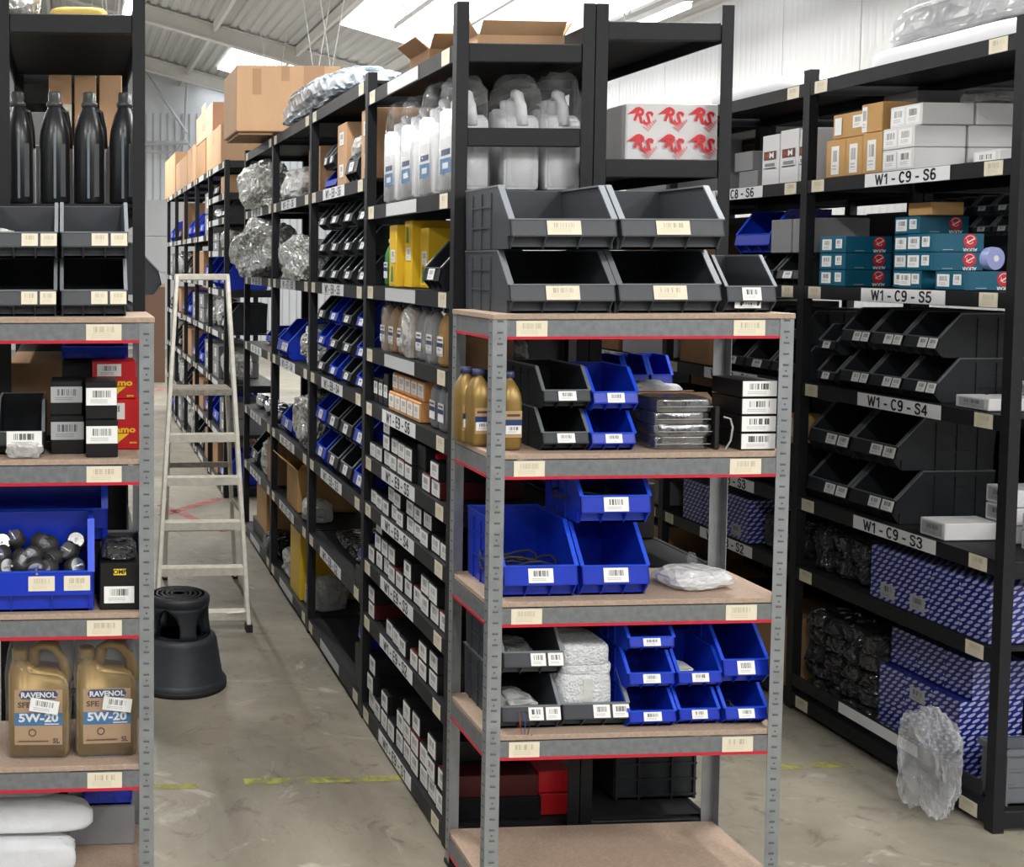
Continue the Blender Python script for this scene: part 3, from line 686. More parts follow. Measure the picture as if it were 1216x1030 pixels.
# ---- shelf 3
z3 = RD[3]+.001; g = 'grey bins on the fourth shelf of the middle rack'; Yb = MF+.02
_, h = fbin('grey bin with wires, lower left on the shelf with bubble wrap', 596, 669, 808, 871, Yb, z3, .36, 'grey', 2, None, g)
fbin('grey bin, upper left on the shelf with bubble wrap', 598, 672, 745, 808, Yb, z3+h+.004, .36, 'grey', 2, None, g)
_, h2 = fbin('grey bin under the bubble wrapped parcels', 669, 751, 806, 870, Yb+.005, z3, .36, 'grey', 2, None, g)
x, w = fr(600, 668, Yb)
bag('clear bag of wiring in the lower left grey bin', w*.8, .16, .07, CLEARG, (x, Yb+.12, z3+.015), 12, .3, 0, 4, 3.)
for k in range(3):
    col = [mat('wire_red', (.4, .02, .02), .5), mat('wire_blue', (.03, .06, .3), .5), RUBBER][k]
    thing('wire', 'thin %s wire hanging out of the lower left grey bin' % ('red', 'blue', 'black')[k], 'wire', MB().tube([(0, .06, .05), (0, -.005, .055), (.004*k, -.012, .03), (.008-.006*k, -.014, -.02), (.012, -.016, -.045+.02*k)], .0012, 5).mesh('wire', col), (x-.03+.012*k, Yb, z3+.005))
bag('clear bag of parts in the upper left grey bin', w*.75, .2, .06, film('dark_clear', (.3, .3, .3), .5), (x, Yb+.15, z3+h+.012), 15, .25, 0, 4, 3.)
x, w = fr(672, 748, Yb); g = 'bubble wrapped parcels'
for k, (zz, hh_, dx, sc) in enumerate(((z3+.035, .125, 0, 1.), (z3+.158, .03, .0, .96), (z3+.186, .058, -.006, .95))):
    bag('%s bubble wrapped parcel, counted up from the grey bin it sits in' % ORD[k], w*sc*.93, .2, hh_*1.12, BUBBLE, (x+dx, Yb+.13, zz), 20+k, .06, 0, 4, 2.5, 'bubble_wrap_parcel', 'parcel', g, .35, None, True)
part('packing_tape', MB().box(0, -.098, .06, .03, .004, .1).mesh('tape', film('clear_tape', (.8, .78, .72), .35)), bpy.data.objects['bubble_wrap_parcel'])
g = 'blue bins on the fourth shelf of the middle rack'
_, h = fbin('blue bin, bottom of the stack of three beside the bubble wrap', 747, 806, 824, 868, Yb, z3, .24, 'blue', 1, None, g)
fbin('blue bin, middle of the stack of three beside the bubble wrap', 747, 804, 779, 823, Yb, z3+h+.003, .24, 'blue', 1, None, g)
fbin('blue bin, top of the stack of three beside the bubble wrap', 747, 804, 742, 780, Yb, z3+2*h+.006, .24, 'blue', 1, None, g)
_, h = fbin('blue bin, lower one in the middle of the blue bins', 807, 858, 822, 865, Yb+.01, z3, .24, 'blue', 1, None, g)
fbin('blue bin, upper one in the middle of the blue bins', 806, 861, 778, 821, Yb+.005, z3+h+.004, .24, 'blue', 1, None, g)
_, h = fbin('blue bin, lower one next to the right front post', 862, 915, 820, 866, Yb, z3, .3, 'blue', 1, None, g)
fbin('tall blue bin, upper one next to the right front post', 860, 917, 752, 819, Yb, z3+h+.004, .34, 'blue', 1, None, g)
x, w = fr(812, 855, Yb); bag('clear bag of clips in the upper middle blue bin', w*.7, .1, .03, CLEARG, (x, Yb+.09, z3+h+.02), 33, .3, 0, 3, 3.)
rnd = random.Random(4); x, _ = fr(885, 890, Yb)
for k in range(7):
    thing('metal_clip', '%s small dark clip in the lower right blue bin' % ORD[k], 'clip', MB().tube([(-.01, 0, 0), (0, .006, .006), (.012, .002, 0)], .003, 5).mesh('clip', RUBBER), (x+rnd.uniform(-.03, .03), Yb+.06+rnd.uniform(0, .06), z3+.015+.004*k), rnd.uniform(0, 6), group='loose clips')
# ---- left rack, top: grey bins
T = LD[0]+.001; g = 'grey bins on top of the left rack'
for nm, u0, u1 in (('left', -58, 68), ('right', 71, 152)):
    Yl = MF+.03; uu0 = u0 if nm == 'right' else -12
    o, h = fbin('grey double label bin, lower %s on the left rack below the black bottles' % nm, uu0, u1, 305, 373, Yl, T, .36, 'grey', 2, STC, g)
    fbin('grey double label bin, upper %s on the left rack below the black bottles' % nm, uu0, u1+1, 237, 304, Yl, T+h+.004, .36, 'grey', 2, STC, g)
x, _ = fr(10, 12, MF+.1); bag('clear bag in the upper left grey bin below the black bottles', .08, .1, .06, CLEARG, (x-.01, MF+.14, T+h+.03), 50, .3, 0, 3)
# shelf 1
z1 = LD[1]+.001; g = 'black cartons with white labels on the left rack'
for (u0, u1, v0, v1, Y, nm) in ((102, 140, 492, 537, MF+.03, 'front lower'), (102, 139, 446, 491, MF+.03, 'front upper'), (60, 100, 482, 528, MF+.10, 'rear lower'), (60, 98, 440, 481, MF+.10, 'rear upper')):
    x, w = fr(u0, u1, Y); h = hz(v0, v1, Y, 100); z = z1 if 'lower' in nm else z1+hz(492, 537, MF+.03, 100)*(1 if 'front' in nm else 1.03)+.001
    carton('black carton with white label, %s of four by the red boxes' % nm, w, .14, h-.001, BCART, (x, Y, z), group=g, stick=[(0, -.0012, h*.60, w*.98, h*.46, STW if 'front' in nm else STG)])
def redbox(label, u0, u1, v0, v1, Y, z):
    x, w = fr(u0, u1, Y); h = hz(v0, v1, Y, 140)
    o = carton(label, w, .15, h-.001, RCART, (x, Y, z), stick=[(-w*.12, -.0012, h*.76, w*.55, h*.32, STW)], group='red cartons on the left rack')
    part('logo', decal(w*.98, h*.42, RCART, [('p', [(.0, .002), (.034, .002), (.0, -.026)], YEL), ('t', .024, .014, .026, 'amo', YEL, 1.3), ('t', w*.34, -.024, .010, 'amo', YEL, 1.2)], 'amo'), o, (0, -.001, h*.30))
    return h
h = redbox('red carton with yellow logo, lower of two by the front post', 112, 167, 476, 536, MF+.175, z1)
redbox('red carton with yellow logo, upper of two by the front post', 110, 162, 430, 475, MF+.177, z1+h)
x, w = fr(-6, 53, MF+.05)
make_bin('dark open bin with a bagged part in front on the left rack', w, .3, .15, 'black', (x, MF+.07, z1), 0, 0)
x, w = fr(3, 54, MF+.02)
o = bag('clear bag with white label leaning on the dark open bin', w, .05, .05, CLEARG, (x, MF+.04, z1), 60, .3, 0, 4, 3.)
sticker(o, .0, -.012, .055, .1, .045, STW, 0, 'label', 0)
x, w = fr(75, 150, MF+.25); make_bin('dark blue bin high behind the black cartons on the left rack', .2, .1, .09, 'blue', (x, MF+.26, z1+.26), 0, 0)
carton('black carton standing under the dark blue bin on the left rack', .2, .1, .255, BCART, (x, MF+.26, z1))
# shelf 2: bin of mounts
z2 = LD[2]+.001
x, w = fr(-40, 112, MF+.02); hb = hz(622, 728, MF+.02, 60)
make_bin('large blue bin full of rubber mounts on the left rack', w, .165, hb, 'blue', (x, MF+.012, z2), 0, 2, None, STC)
x2, w2 = fr(-48, 128, MF+.2)
carton('black carton under the rear blue bin on the left rack', w2*.9, .12, .16, BCART, (x2, MF+.20, z2))
make_bin('large empty blue bin raised behind the rubber mounts on the left rack', w2, .14, .22, 'blue', (x2, MF+.188, z2+.162), 0, 0)
rnd = random.Random(11)
mt = MB(); mt.smooth = True; mt.lathe([(.024, 0), (.029, .004), (.025, .016), (.029, .028), (.024, .032)], 16)
mount = mt.mesh('mount', RUBBER)
plate = MB().lathe([(.0235, .0322), (.0235, .034)], 16).mesh('plate', STEEL); stud = MB().tube([(0, 0, .033), (0, 0, .055)], .0035, 6).mesh('stud', STEEL)
g = 'rubber mounts in the large blue bin'
for row in range(3):
    for c in range(7):
        px_ = x-w/2+.04+c*.052+rnd.uniform(-.008, .008); py_ = MF+.068+row*.036; pz = z2+hb*.46+row*.026+rnd.uniform(-.006, .008)
        if px_ > x+w/2-.035: continue
        o = thing('rubber_mount', 'black rubber mount with steel stud, %s from the left, %s row in the bin' % (ORD[c], ('front', 'middle', 'rear')[row]), 'mount', mount, (px_, py_, pz), group=g, rot=(rnd.uniform(.5, 1.9), rnd.uniform(-.9, .9), rnd.uniform(-1, 1)))
        part('plate', plate, o); part('stud', stud, o)
# black box with yellow mark beside the bin
x, w = fr(118, 166, MF+.03); h = hz(672, 727, MF+.03, 140)
o = carton('black carton with small yellow logo and white label beside the rubber mounts', w, .18, h, BCART, (x, MF+.03, z2), stick=[(-.002, -.0012, h*.33, w*.75, h*.36, STW)])
part('logo', decal(.036, .018, YEL, [('t', 0, 0, .018, 'OMP', INK)], 'omp'), o, (0, -.0012, h*.82))
o = bag('crumpled dark bag on the black carton with the yellow logo', w, .16, .05, DARKF, (x, MF+.12, z2+h+.002), 66, .2, 0, 4, 2.5, e=.5)
x, w = fr(128, 160, MF+.2); make_bin('dark grey bin behind the crumpled dark bag on the left rack', .13, .13, .16, 'grey', (x, MF+.22, z2), 0, 0)
# shelf 3: gold canisters in bags
def canister_meshes(m, capm):
    def f():
        b = MB(); b.smooth = False; w, d = .178, .115
        poly = [(-.089, .012), (-.078, 0), (.078, 0), (.089, .012), (.089, .20), (.083, .235), (.06, .252), (-.02, .262), (-.035, .285), (-.078, .285), (-.089, .255)]
        b.prism(poly, 'y', 0, d); body = b.mesh('canister', m, .012, 3)
        for p in body.polygons: p.use_smooth = True
        hd = MB(); hd.smooth = True; hd.tube([(-.022, d/2, .25), (-.012, d/2, .31), (.015, d/2, .327), (.045, d/2, .318), (.07, d/2, .28), (.082, d/2, .215)], [.02, .018, .017, .017, .018, .02], 10)
        c = MB(); c.smooth = True; c.lathe([(.022, .28), (.025, .284), (.025, .31), (.021, .315)], 16, cx=-.057, cy=d/2)
        return body, hd.mesh('handle', m), c.mesh('cap', capm)
    return cached(('can', m.name), f)
def canister(label, loc, m, capm, art, rz=0., bagm=None, seed=1, group=None, sc=1., bagh=.36, bag_amp=.10):
    a, h, c = canister_meshes(m, capm)
    o = thing('oil_canister', label, 'canister', a, loc, rz, group); o.scale = (sc, sc, sc)
    part('handle', h, o); part('cap', c, o)
    if art: part('label', art, o, (0, -.0015, .125))
    if bagm:
        me = cached(('canbag', seed, bagm.name), lambda: crumple_mesh(.212, .15, bagh, seed, bag_amp, 4, 2.4, .45, bagm))
        part('plastic_bag', me, o, (0, .0575, -.001))
    return o
z3 = LD[3]+.001
art = decal(.14, .165, TAN, [('p', [(-.05, .055), (.05, .055), (.058, .068), (.05, .08), (-.05, .08), (-.058, .068)], NAVY), ('t', 0, .0665, .022, 'RAVENOL', WHITE, 1.05),
      ('t', -.042, .037, .022, 'SFE', BROWN, 1.2), ('r', -.07, -.024, .07, .014, SKYB), ('t', 0, -.002, .034, '5W-20', WHITE, 1.2), ('r', .018, -.021, .06, -.018, WHITE),
      ('p', [(-.018+.012*math.cos(a*PI/6), -.045+.012*math.sin(a*PI/6)) for a in range(12)], BROWN), ('p', [(-.018+.008*math.cos(a*PI/6), -.045+.008*math.sin(a*PI/6)) for a in range(12)], TAN),
      ('r', -.06, -.072, .03, -.069, BROWN), ('t', .052, -.07, .02, '5L', BROWN)], 'ravenol')
for k, (u0, u1, nm) in enumerate(((5, 86, 'left'), (91, 163, 'right'))):
    x, w = fr(u0, u1, MF+.05, 850)
    o = canister('gold five litre oil canister in clear bag, %s one on the left rack' % nm, (x, MF+.06, z3), GOLD, GOLD, art, -.04+.06*k, CLEAR, 70+k, 'gold oil canisters in bags', .99, .37)
    sticker(o, .018+.012*k, -.014, .163, .085, .04, STW, 0, 'sticker', .16-.02*k)
# shelf 4: paper wrapped rolls
z4 = LD[4]+.001; g = 'paper wrapped rolls on the bottom shelf of the left rack'
for k, (u, v, r, L, m) in enumerate(((100, 1015, .05, .5, PAPER), (120, 985, .045, .55, PAPER), (88, 955, .055, .5, GREYFOAM))):
    x, z = atY(u, v, MF+.06+.03*k); me = crumple_mesh(L, r*2.2, r*2, 80+k, .14, 4, 2.4, .5, m, True)
    thing('wrapped_roll', ('white paper wrapped roll at the bottom left of the photo, lowest', 'white paper wrapped roll at the bottom left, middle of three', 'grey wrapped roll at the bottom left, topmost of three')[k], 'roll', me, (x-L/2, MF+.1+.03*k, z4+.0 if k == 0 else z4+.112 if k == 1 else z4+.21), 0, g)
x, w = fr(98, 158, MF+.22, 960); make_bin('blue bin behind the paper wrapped rolls on the left rack', w, .12, .16, 'blue', (x, MF+.23, z4+.12), 0, 0)
carton('grey carton under the blue bin behind the paper wrapped rolls', w+.05, .12, .119, GCART, (x-.02, MF+.23, z4))
# stock that shows from the aisles: bay, shelf, place
SEEN_D = set('011 021 130 150 321 322 331 341 342'.split())
SEEN_F = set('000 010 020 030 031 040 150'.split())
SEEN_B = set('001 021 022 052 100 101 102 110 111 112 121 122 132 140 141 142 200 221 222 230 231 240 250'.split())
SEEN_C = set('200 210 220 230 231 240 250'.split())
# ================================================================ contents of rack E (left face of the middle racks)
RZ = -PI/2
def ecarton(label, yc, z, w, d, h, m, x=EX+.03, **k): return carton(label, w, d, h, m, (x, yc, z+.001), RZ, **k)
SLOTP, SLOT0 = .1085, 4.0
def e9row(level, shelf, lower, upper, hgt, third=()):
    z = E9L[level]
    rnd = random.Random(level*7)
    for rn, slots, zz in (('bottom row', lower, z), ('second row', upper, z+hgt+.002), ('third row', third, z+2*(hgt+.002))):
        for i, s in enumerate(sorted(slots)):
            m = MAROON if rnd.random() < .15 else BCART
            w = .098; d = .30+rnd.uniform(-.02, .05)
            ecarton('%s carton with white end label, %s from the near upright, %s on shelf %s' % ('maroon' if m is MAROON else 'black', ORD[i], rn, shelf), SLOT0+SLOTP*s, zz, w, d, hgt, m, EX+.012+rnd.uniform(0, .012),
                    group='small labelled cartons on the W1-E9 shelves', name='labelled_carton', stick=[(rnd.uniform(-.003, .003), -.0012, hgt*.5, w*.9, hgt*.84, STW)], bev=.002)
e9row(4, 'W1-E9-S5', (1, 2, 4, 5, 6, 7, 8, 9), (1, 4, 5, 6, 7), .062, (7,))
e9row(3, 'W1-E9-S4', (0, 1, 2, 3, 4, 5, 6, 7, 8, 9), (2, 3, 4, 5.5, 6.5), .06)
e9row(2, 'W1-E9-S3', (0, 1, 2, 3, 4, 5, 6, 7, 8, 9), (1, 2, 4, 6.2, 7.2, 8.2), .068, (8.2,))
e9row(1, 'W1-E9-S2', (1, 2, 3, 4.5, 5.5, 6.5, 9), (1, 2, 9), .065)
e9row(0, 'W1-E9-S1', (0, 1, 2, 3, 4, 5, 6, 7, 8, 9), (0, 1, 2, 3, 4, 5, 7, 9), .075, (1, 3, 4, 9))
o = ecarton('black carton with red square mark lying on shelf W1-E9-S5', SLOT0+SLOTP*3, E9L[4]+.064, .1, .3, .085, BCART, EX+.03)
ecarton('black carton under the one with the red square mark on shelf W1-E9-S5', SLOT0+SLOTP*3, E9L[4], .1, .3, .062, BCART, EX+.03)
part('logo', decal(.24, .06, BCART, [('r', -.115, -.018, -.075, .018, RED), ('t', .02, 0, .042, 'FERODO', WHITE, 1.1)], 'fero'), o, (.0512, .15, .045), rz=PI/2)
# red cartons seen through the near end by the floor
for k in range(2):
    ecarton('bright red carton lying inside the near end of shelf W1-E9-S1, %s' % ('lower', 'upper')[k], 4.02, E9L[0]+k*.078, .1, .12, .074, RCART, EX+.345)
# S6 level: orange and white spark boxes, silver bottles
z = E9L[5]; k = 0
for r in range(2):
    for i in range(5):
        ecarton('orange and white carton with label, %s from the silver bottles, %s row on shelf W1-E9-S6' % (ORD[i], ('bottom', 'top')[r]), 4.36+i*.088, z+r*.075, .082, .2, .073, OCART, EX+.02+.015*r, group='orange and white cartons on shelf W1-E9-S6', stick=[(0, -.0012, .038, .07, .05, STW)])
for i in range(2): oil_bottle('silver bottle with white label on shelf W1-E9-S6, %s the near upright' % ('closest to', 'second from')[i], (EX+.03, 4.1+i*.1, z+.001), SILVP, BPLAS, .19, .08, .06, RZ, 'silver bottles on shelf W1-E9-S6', False)
for i in range(3): ecarton('dark carton with white label at the far end of shelf W1-E9-S6, %s' % ORD[i], 4.84+i*.08, z, .07, .2, .1+.03*(i == 0), BCART, EX+.03, stick=[(0, -.0012, .06, .055, .05, STW)])
# gold bottles in bags
z = E9L[6]
for i in range(7):
    m = TAN if i > 3 else GREYFOAM if i in (1, 2) else CARDO
    oil_bottle('bagged brown oil bottle, %s from the near upright on the shelf above W1-E9-S6' % ORD[i], (EX+.03, 4.12+i*.13, z+.001), m, NAVYP if i % 2 else BPLAS, .2, .085, .06, RZ, 'bagged oil bottles above shelf W1-E9-S6', True)
    b_ = bpy.data.objects.get('oil_bottle' if i == 0 else 'oil_bottle.%03d' % i)
for i in range(3):
    bag('clear bag over the brown bottles, %s from the near upright, above shelf W1-E9-S6' % ORD[i], .14, .11, .2, CLEARG if i == 1 else CLEAR, (EX+.05, 4.2+i*.3, z+.001), 90+i, .22, RZ, 4, 2.4)
ecarton('brown carton with label beside the near upright above shelf W1-E9-S6', 3.995, z, .07, .2, .11, CARDD, stick=[(0, -.0012, .07, .05, .06, STW)])
# yellow cartons and bin
z = E9L[7]; g = 'yellow cartons on the near bay'
for i, (yc, h) in enumerate(((4.50, .225), (4.61, .255), (4.72, .24))):
    o = ecarton('yellow filter carton, %s from the near upright' % ORD[i], yc, z, .1, .15, h, YCART, EX+.02+.03*(2-i), group=g, stick=[(.01, -.0012, h*.5, .06, .05, STW)])
    part('green_print', decal(.06, .08, YCART, [('p', [(-.02, -.03), (.02, -.03), (.01, .03), (-.01, .03)], mat('print_green', (.06, .25, .06), .5))], 'gp'), o, (-.0, -.0012, .05 if i != 1 else .2))
oil_bottle('green bottle with white label beside the yellow cartons', (EX+.03, 4.86, z+.001), mat('green_plastic', (.03, .22, .06), .4), WPLAS, .19, .07, .06, RZ, None, False)
make_bin('black bin with white label next to the yellow cartons', .2, .3, .17, 'black', (EX+.01, 4.20, z+.001), RZ, 1)
# white canisters in bags
z = E9L[8]; g = 'white canisters in clear bags'
wart = decal(.12, .12, WHITE, [('r', -.06, -.06, .06, -.01, SKYB), ('r', -.05, .0, .05, .02, NAVY), ('r', -.03, -.045, .03, -.025, WHITE)], 'wart')
for i in range(4):
    canister('white canister in clear bag, %s from the near upright on the aisle side' % ORD[i], (EX+.02, 4.05+i*.245, z+.003), WPLAS, WPLAS if i < 3 else NAVYP, wart, RZ+PI*0, CLEAR, 100+i % 2, g, 1.0, .40, .22)
for i in range(2):
    canister('white canister in clear bag seen through the end frame, %s from the aisle' % ORD[i+1], (EX+.19+.14*i, 4.05, z+.003), WPLAS, WPLAS, None, RZ, CLEAR, 102+i, g, 1.0, .40, .22)
ecarton('brown carton behind the bagged white canisters', 4.95, z, .16, .15, .36, CARDD, EX+.25)
# top of rack E
z = E9L[9]
def open_box(label, w, d, h, loc, rz, m=CARD, seed=0):
    t = .004; b = MB(); b.b2(-w/2, w/2, 0, t, 0, h); b.b2(-w/2, w/2, d-t, d, 0, h); b.b2(-w/2, -w/2+t, t, d-t, 0, h); b.b2(w/2-t, w/2, t, d-t, 0, h); b.b2(-w/2, w/2, 0, d, 0, t)
    o = thing('open_carton', label, 'box', b.mesh('open_carton', m), loc, rz)
    rnd = random.Random(seed); fl = min(w, d)*.32
    for (x, y, a, ln) in ((0, 0, 0, w), (w/2, d/2, PI/2, d), (0, d, PI, w), (-w/2, d/2, -PI/2, d)):
        f = MB().box(0, -fl/2, 0, ln*.96, fl, .004); p = part('flap', f.mesh('flap', m), o, (x, y, h))
        p.rotation_euler = Matrix.Rotation(a, 3, 'Z').to_euler() if False else (rnd.uniform(-1.1, -.2), 0, a)
    return o
open_box('open brown carton with raised flaps on the end of the middle rack', .30, .16, .055, (EX+.27, 4.05, z+.002), .03, CARD, 4)
open_box('open brown carton with a curled flap on top of bay W1-E9', .24, .2, .05, (EX+.03, 4.42, z+.002), RZ, CARDD, 9)
# ---- bay E8
def ebins(bay_y0, z, shelf, rows, pitch, w, d, h, yoff=.12, x=EX+.01):
    for r, row in enumerate(rows):
        for i, c in enumerate(row):
            if c is None: continue
            col = {'k': 'black', 'b': 'blue', 'g': 'grey'}[c]
            make_bin('%s bin on shelf %s, %s from the near end, %s row' % (col, shelf, ORD[i], ('bottom', 'second', 'third', 'top')[r]), w, d, h, col, (x, bay_y0+yoff+i*pitch, z+.001+r*(h+.003)), RZ, 1, 'bins on shelf '+shelf)
Y8 = EY[1]
ebins(Y8, EL[4], 'W1-E8-S5', ['kkkk', 'kkkk', 'kkkk'], .285, .175, .36, .128, .14)
ebins(Y8, EL[3], 'W1-E8-S4', ['bkbk', 'bkkb', 'bkbk'], .285, .185, .34, .128, .14)
ebins(Y8, EL[2], 'W1-E8-S3', ['bkkb', 'bkkb'], .28, .235, .36, .188, .15)
z = EL[5]
ecarton('tall brown carton nearest the upright on shelf W1-E8-S6', Y8+.13, z, .16, .35, .30, CARD, stick=[(0, -.0012, .22, .07, .06, STW), (.02, -.0012, .08, .07, .06, STW)])
make_bin('black bin with a clear bag in it on shelf W1-E8-S6', .24, .36, .22, 'black', (EX+.01, Y8+.36, z+.001), RZ, 1)
bag('clear bag lying in the black bin on shelf W1-E8-S6', .12, .16, .12, CLEARG, (EX+.09, Y8+.36, z+.1), 120, .3, RZ, 4)
ecarton('brown carton stack with white labels in the middle of shelf W1-E8-S6', Y8+.6, z, .18, .3, .29, CARD, stick=[(0, -.0012, .22, .08, .06, STW), (0, -.0012, .07, .08, .06, STW)])
for i in range(2): make_bin('small black bin on a blue bin on shelf W1-E8-S6, %s' % ('nearer', 'farther')[i], .11, .2, .13, 'black', (EX+.02, Y8+.81+i*.13, z+.101), RZ, 1)
make_bin('blue bin under two small black bins on shelf W1-E8-S6', .27, .25, .098, 'blue', (EX+.03, Y8+.875, z+.001), RZ, 0)
z = EL[1]
for i in range(3):
    bag('flat black bag, %s from the near end on shelf W1-E8-S2' % ORD[i], .3, .35, .09-.02*i, DARKF, (EX+.24, Y8+.33+i*.28, z+.001), 130+i, .15, 0, 4, 2.2, e=.4)
for i in range(2): make_bin('blue bin peeking past the near upright in bay W1-E8, %s' % ('upper', 'lower')[i], .12, .2, .13, 'blue', (EX+.02, Y8+.10, z+.002+.19-.19*i if False else (EL[1]+.09 if i == 0 else EL[0]+.2)), RZ, 1)
carton('black carton under the upper blue bin in bay W1-E8', .1, .3, .088, BCART, (EX+.01, Y8+.10, EL[1]+.001), RZ)
carton('black carton under the lower blue bin in bay W1-E8', .1, .3, .198, BCART, (EX+.01, Y8+.10, EL[0]+.001), RZ)
z = EL[0]
bag('grey rolled parcel lying at the back of shelf W1-E8-S1', .55, .24, .16, GREYFOAM, (EX+.30, Y8+.62, z+.001), 140, .16, PI/2, 4, 1.8, 'grey_roll', 'roll')
bag('dark bag behind the grey rolled parcel on shelf W1-E8-S1', .22, .18, .26, DARKF, (EX+.33, Y8+1.02, z+.001), 141, .25, 0, 4)
# ---- bay E7
Y7 = EY[2]
z = EL[5]
ecarton('brown carton with red sticker on shelf W1-E7-S6', Y7+.3, z, .3, .3, .26, CARD, EX+.08, stick=[(-.08, -.0012, .16, .06, .06, RED)])
bag('clear crumpled bag on shelf W1-E7-S6', .5, .3, .2, CLEARG, (EX+.12, Y7+.74, z+.001), 150, .35, RZ, 4)
z = EL[4]
bag('silver crumpled bag spilling from shelf W1-E7-S5', 1.0, .34, .26, SILVF, (EX+.10, Y7+.55, z+.001), 151, .42, RZ, 5, 2.6)
carton('dark carton behind the silver bag on shelf W1-E7-S5', .3, .12, .3, BCART, (EX+.31, Y7+.5, z+.001), RZ)
z = EL[3]
make_bin('large blue bin on shelf W1-E7-S4', .36, .40, .22, 'blue', (EX-.01, Y7+.82, z+.001), RZ, 2)
bag('silver crumpled bag on shelf W1-E7-S4', .42, .3, .22, SILVF, (EX+.15, Y7+.35, z+.001), 152, .4, RZ, 5, 2.6)
z = EL[2]
make_bin('blue bin behind a silver bag on shelf W1-E7-S3', .36, .36, .2, 'blue', (EX+.02, Y7+.82, z+.001), RZ, 1)
bag('heap of silver bags on shelf W1-E7-S3', .62, .34, .31, SILVF, (EX+.14, Y7+.33, z+.001), 153, .34, RZ, 5, 3.2)
z = EL[1]
open_box('open brown carton with dark contents on shelf W1-E7-S2', .34, .34, .24, (EX+.03, Y7+.62, z+.001), RZ, CARDO, 12)
bag('dark bag inside the open brown carton on shelf W1-E7-S2', .3, .26, .14, DARKF, (EX+.2, Y7+.62, z+.14), 154, .3, RZ, 4)
bag('clear bag beside the open brown carton on shelf W1-E7-S2', .2, .2, .12, CLEARG, (EX+.10, Y7+.25, z+.001), 155, .35, RZ, 4)
z = EL[0]
ecarton('tall yellow carton on the floor shelf of bay W1-E7', Y7+.46, z, .30, .34, .37, YDARK, EX+.02)
bag('clear bag far side of the tall yellow carton', .3, .3, .16, CLEARG, (EX+.14, Y7+.85, z+.001), 156, .35, RZ, 4)
bag('clear bag near side of the tall yellow carton', .28, .3, .18, CLEARG, (EX+.14, Y7+.17, z+.001), 157, .35, RZ, 4)
bag('dark bag behind on the floor shelf of bay W1-E7', .3, .2, .25, DARKF, (EX+.33, Y7+.9, z+.001), 158, .3, RZ, 4)
# ---- bay E6
Y6 = EY[3]
bag('silver bag bulging over shelf W1-E6-S6', .9, .36, .32, SILVF, (EX+.04, Y6+.55, EL[5]+.001), 160, .4, RZ, 5, 2.4)
bag('large silver bag cascading from shelf W1-E6-S5', 1.0, .42, .40, SILVF, (EX+.02, Y6+.52, EL[4]+.001), 161, .42, RZ, 5, 2.4)
make_bin('blue bin under the cascading silver bag in bay W1-E6', .4, .3, .12, 'blue', (EX+.1, Y6+.7, EL[3]+.001), RZ, 0)
for i in range(5):
    bag('silver metal part, %s from the near end on shelf W1-E6-S3' % ORD[i], .14, .12, .1, STEEL, (EX+.1+.03*(i % 2), Y6+.2+i*.18, EL[2]+.001), 165+i, .4, RZ, 3, 2., 'metal_part', 'part', 'metal parts on shelf W1-E6-S3')
make_bin('black bin at the far side of shelf W1-E6-S2', .3, .36, .22, 'black', (EX+.02, Y6+.9, EL[1]+.001), RZ, 1)
ecarton('brown carton with plastic beside it on shelf W1-E6-S2', Y6+.2, EL[1], .22, .3, .28, CARDD)
bag('clear bag between bin and carton on shelf W1-E6-S2', .3, .26, .24, CLEARG, (EX+.12, Y6+.5, EL[1]+.001), 171, .4, RZ, 4)
ecarton('brown carton on the floor shelf of bay W1-E6', Y6+.55, EL[0]+.1, .42, .34, .26, CARDO)
ecarton('flat dark carton under the brown one in bay W1-E6', Y6+.63, EL[0], .6, .36, .098, BCART)
bag('dark glossy bag on the floor shelf of bay W1-E6', .3, .3, .16, DARKF, (EX+.12, Y6+.15, EL[0]+.001), 172, .35, RZ, 4)
# ---- on top of the far E bays
ZT = EL[6]+.001
o = carton('big brown carton with dark tape strip overhanging the aisle on top of rack E', .66, .6, .41, CARD, (1.355, 7.62, ZT+.045), 0, bev=.006)
for tx, tz, tw, th in ((-.20, .31, .055, .16), (-.02, .36, .05, .09), (.16, .35, .13, .12)): part('tape', MB().box(0, 0, 0, tw, .001, th).mesh('tape', TAPE), o, (tx, -.0012, tz))
part('bottom_flap', MB().box(0, .3, -.009, .62, .56, .016).mesh('flap', CARDD), o)
bag('pale blue plastic covered bundle on top of bays W1-E7 and W1-E8', 1.9, .46, .17, film('pale_blue_film', (.58, .65, .72), .8, .12, 1., 12), (EX+.19, EY[2]+.2, ZT+.027), 180, .25, RZ, 5, 2.4, e=.55)
# ================================================================ rack D contents
lg = []
rs = []
x, w = fr(743, 852, YN+.06, 150); h = hz(119, 186, YN+.06, 800)
for r in range(2):
    for c in range(3):
        cx, cz = -w*.33+c*w*.33, h*.24-r*h*.48
        k = h/.18
        rs.append(('p', [(cx-.050*k, cz+.012*k), (cx-.018*k, cz+.036*k), (cx-.008*k, cz+.032*k), (cx-.022*k, cz+.016*k)], RED))
        rs.append(('t', cx+.004*k, cz+.004*k, .062*k, 'RS', RED, .9, -.35))
        for q in range(6): rs.append(('p', [(cx+(.002+q*.008)*k, cz+(-.026+q*.0045)*k), (cx+(.006+q*.008)*k, cz+(-.024+q*.0045)*k), (cx+(.026+q*.0045)*k, cz+(-.040+q*.006)*k), (cx+(.022+q*.0045)*k, cz+(-.042+q*.006)*k)], REDL))
o = carton('white carton with six red logos on the upper rack end', w, .34, h, WCART, (x, YN+.06, DL[5]+.001), 0, bev=.002)
part('logos', decal(w*.97, h*.97, WCART, rs, 'rs'), o, (0, -.0012, h/2))
side = []
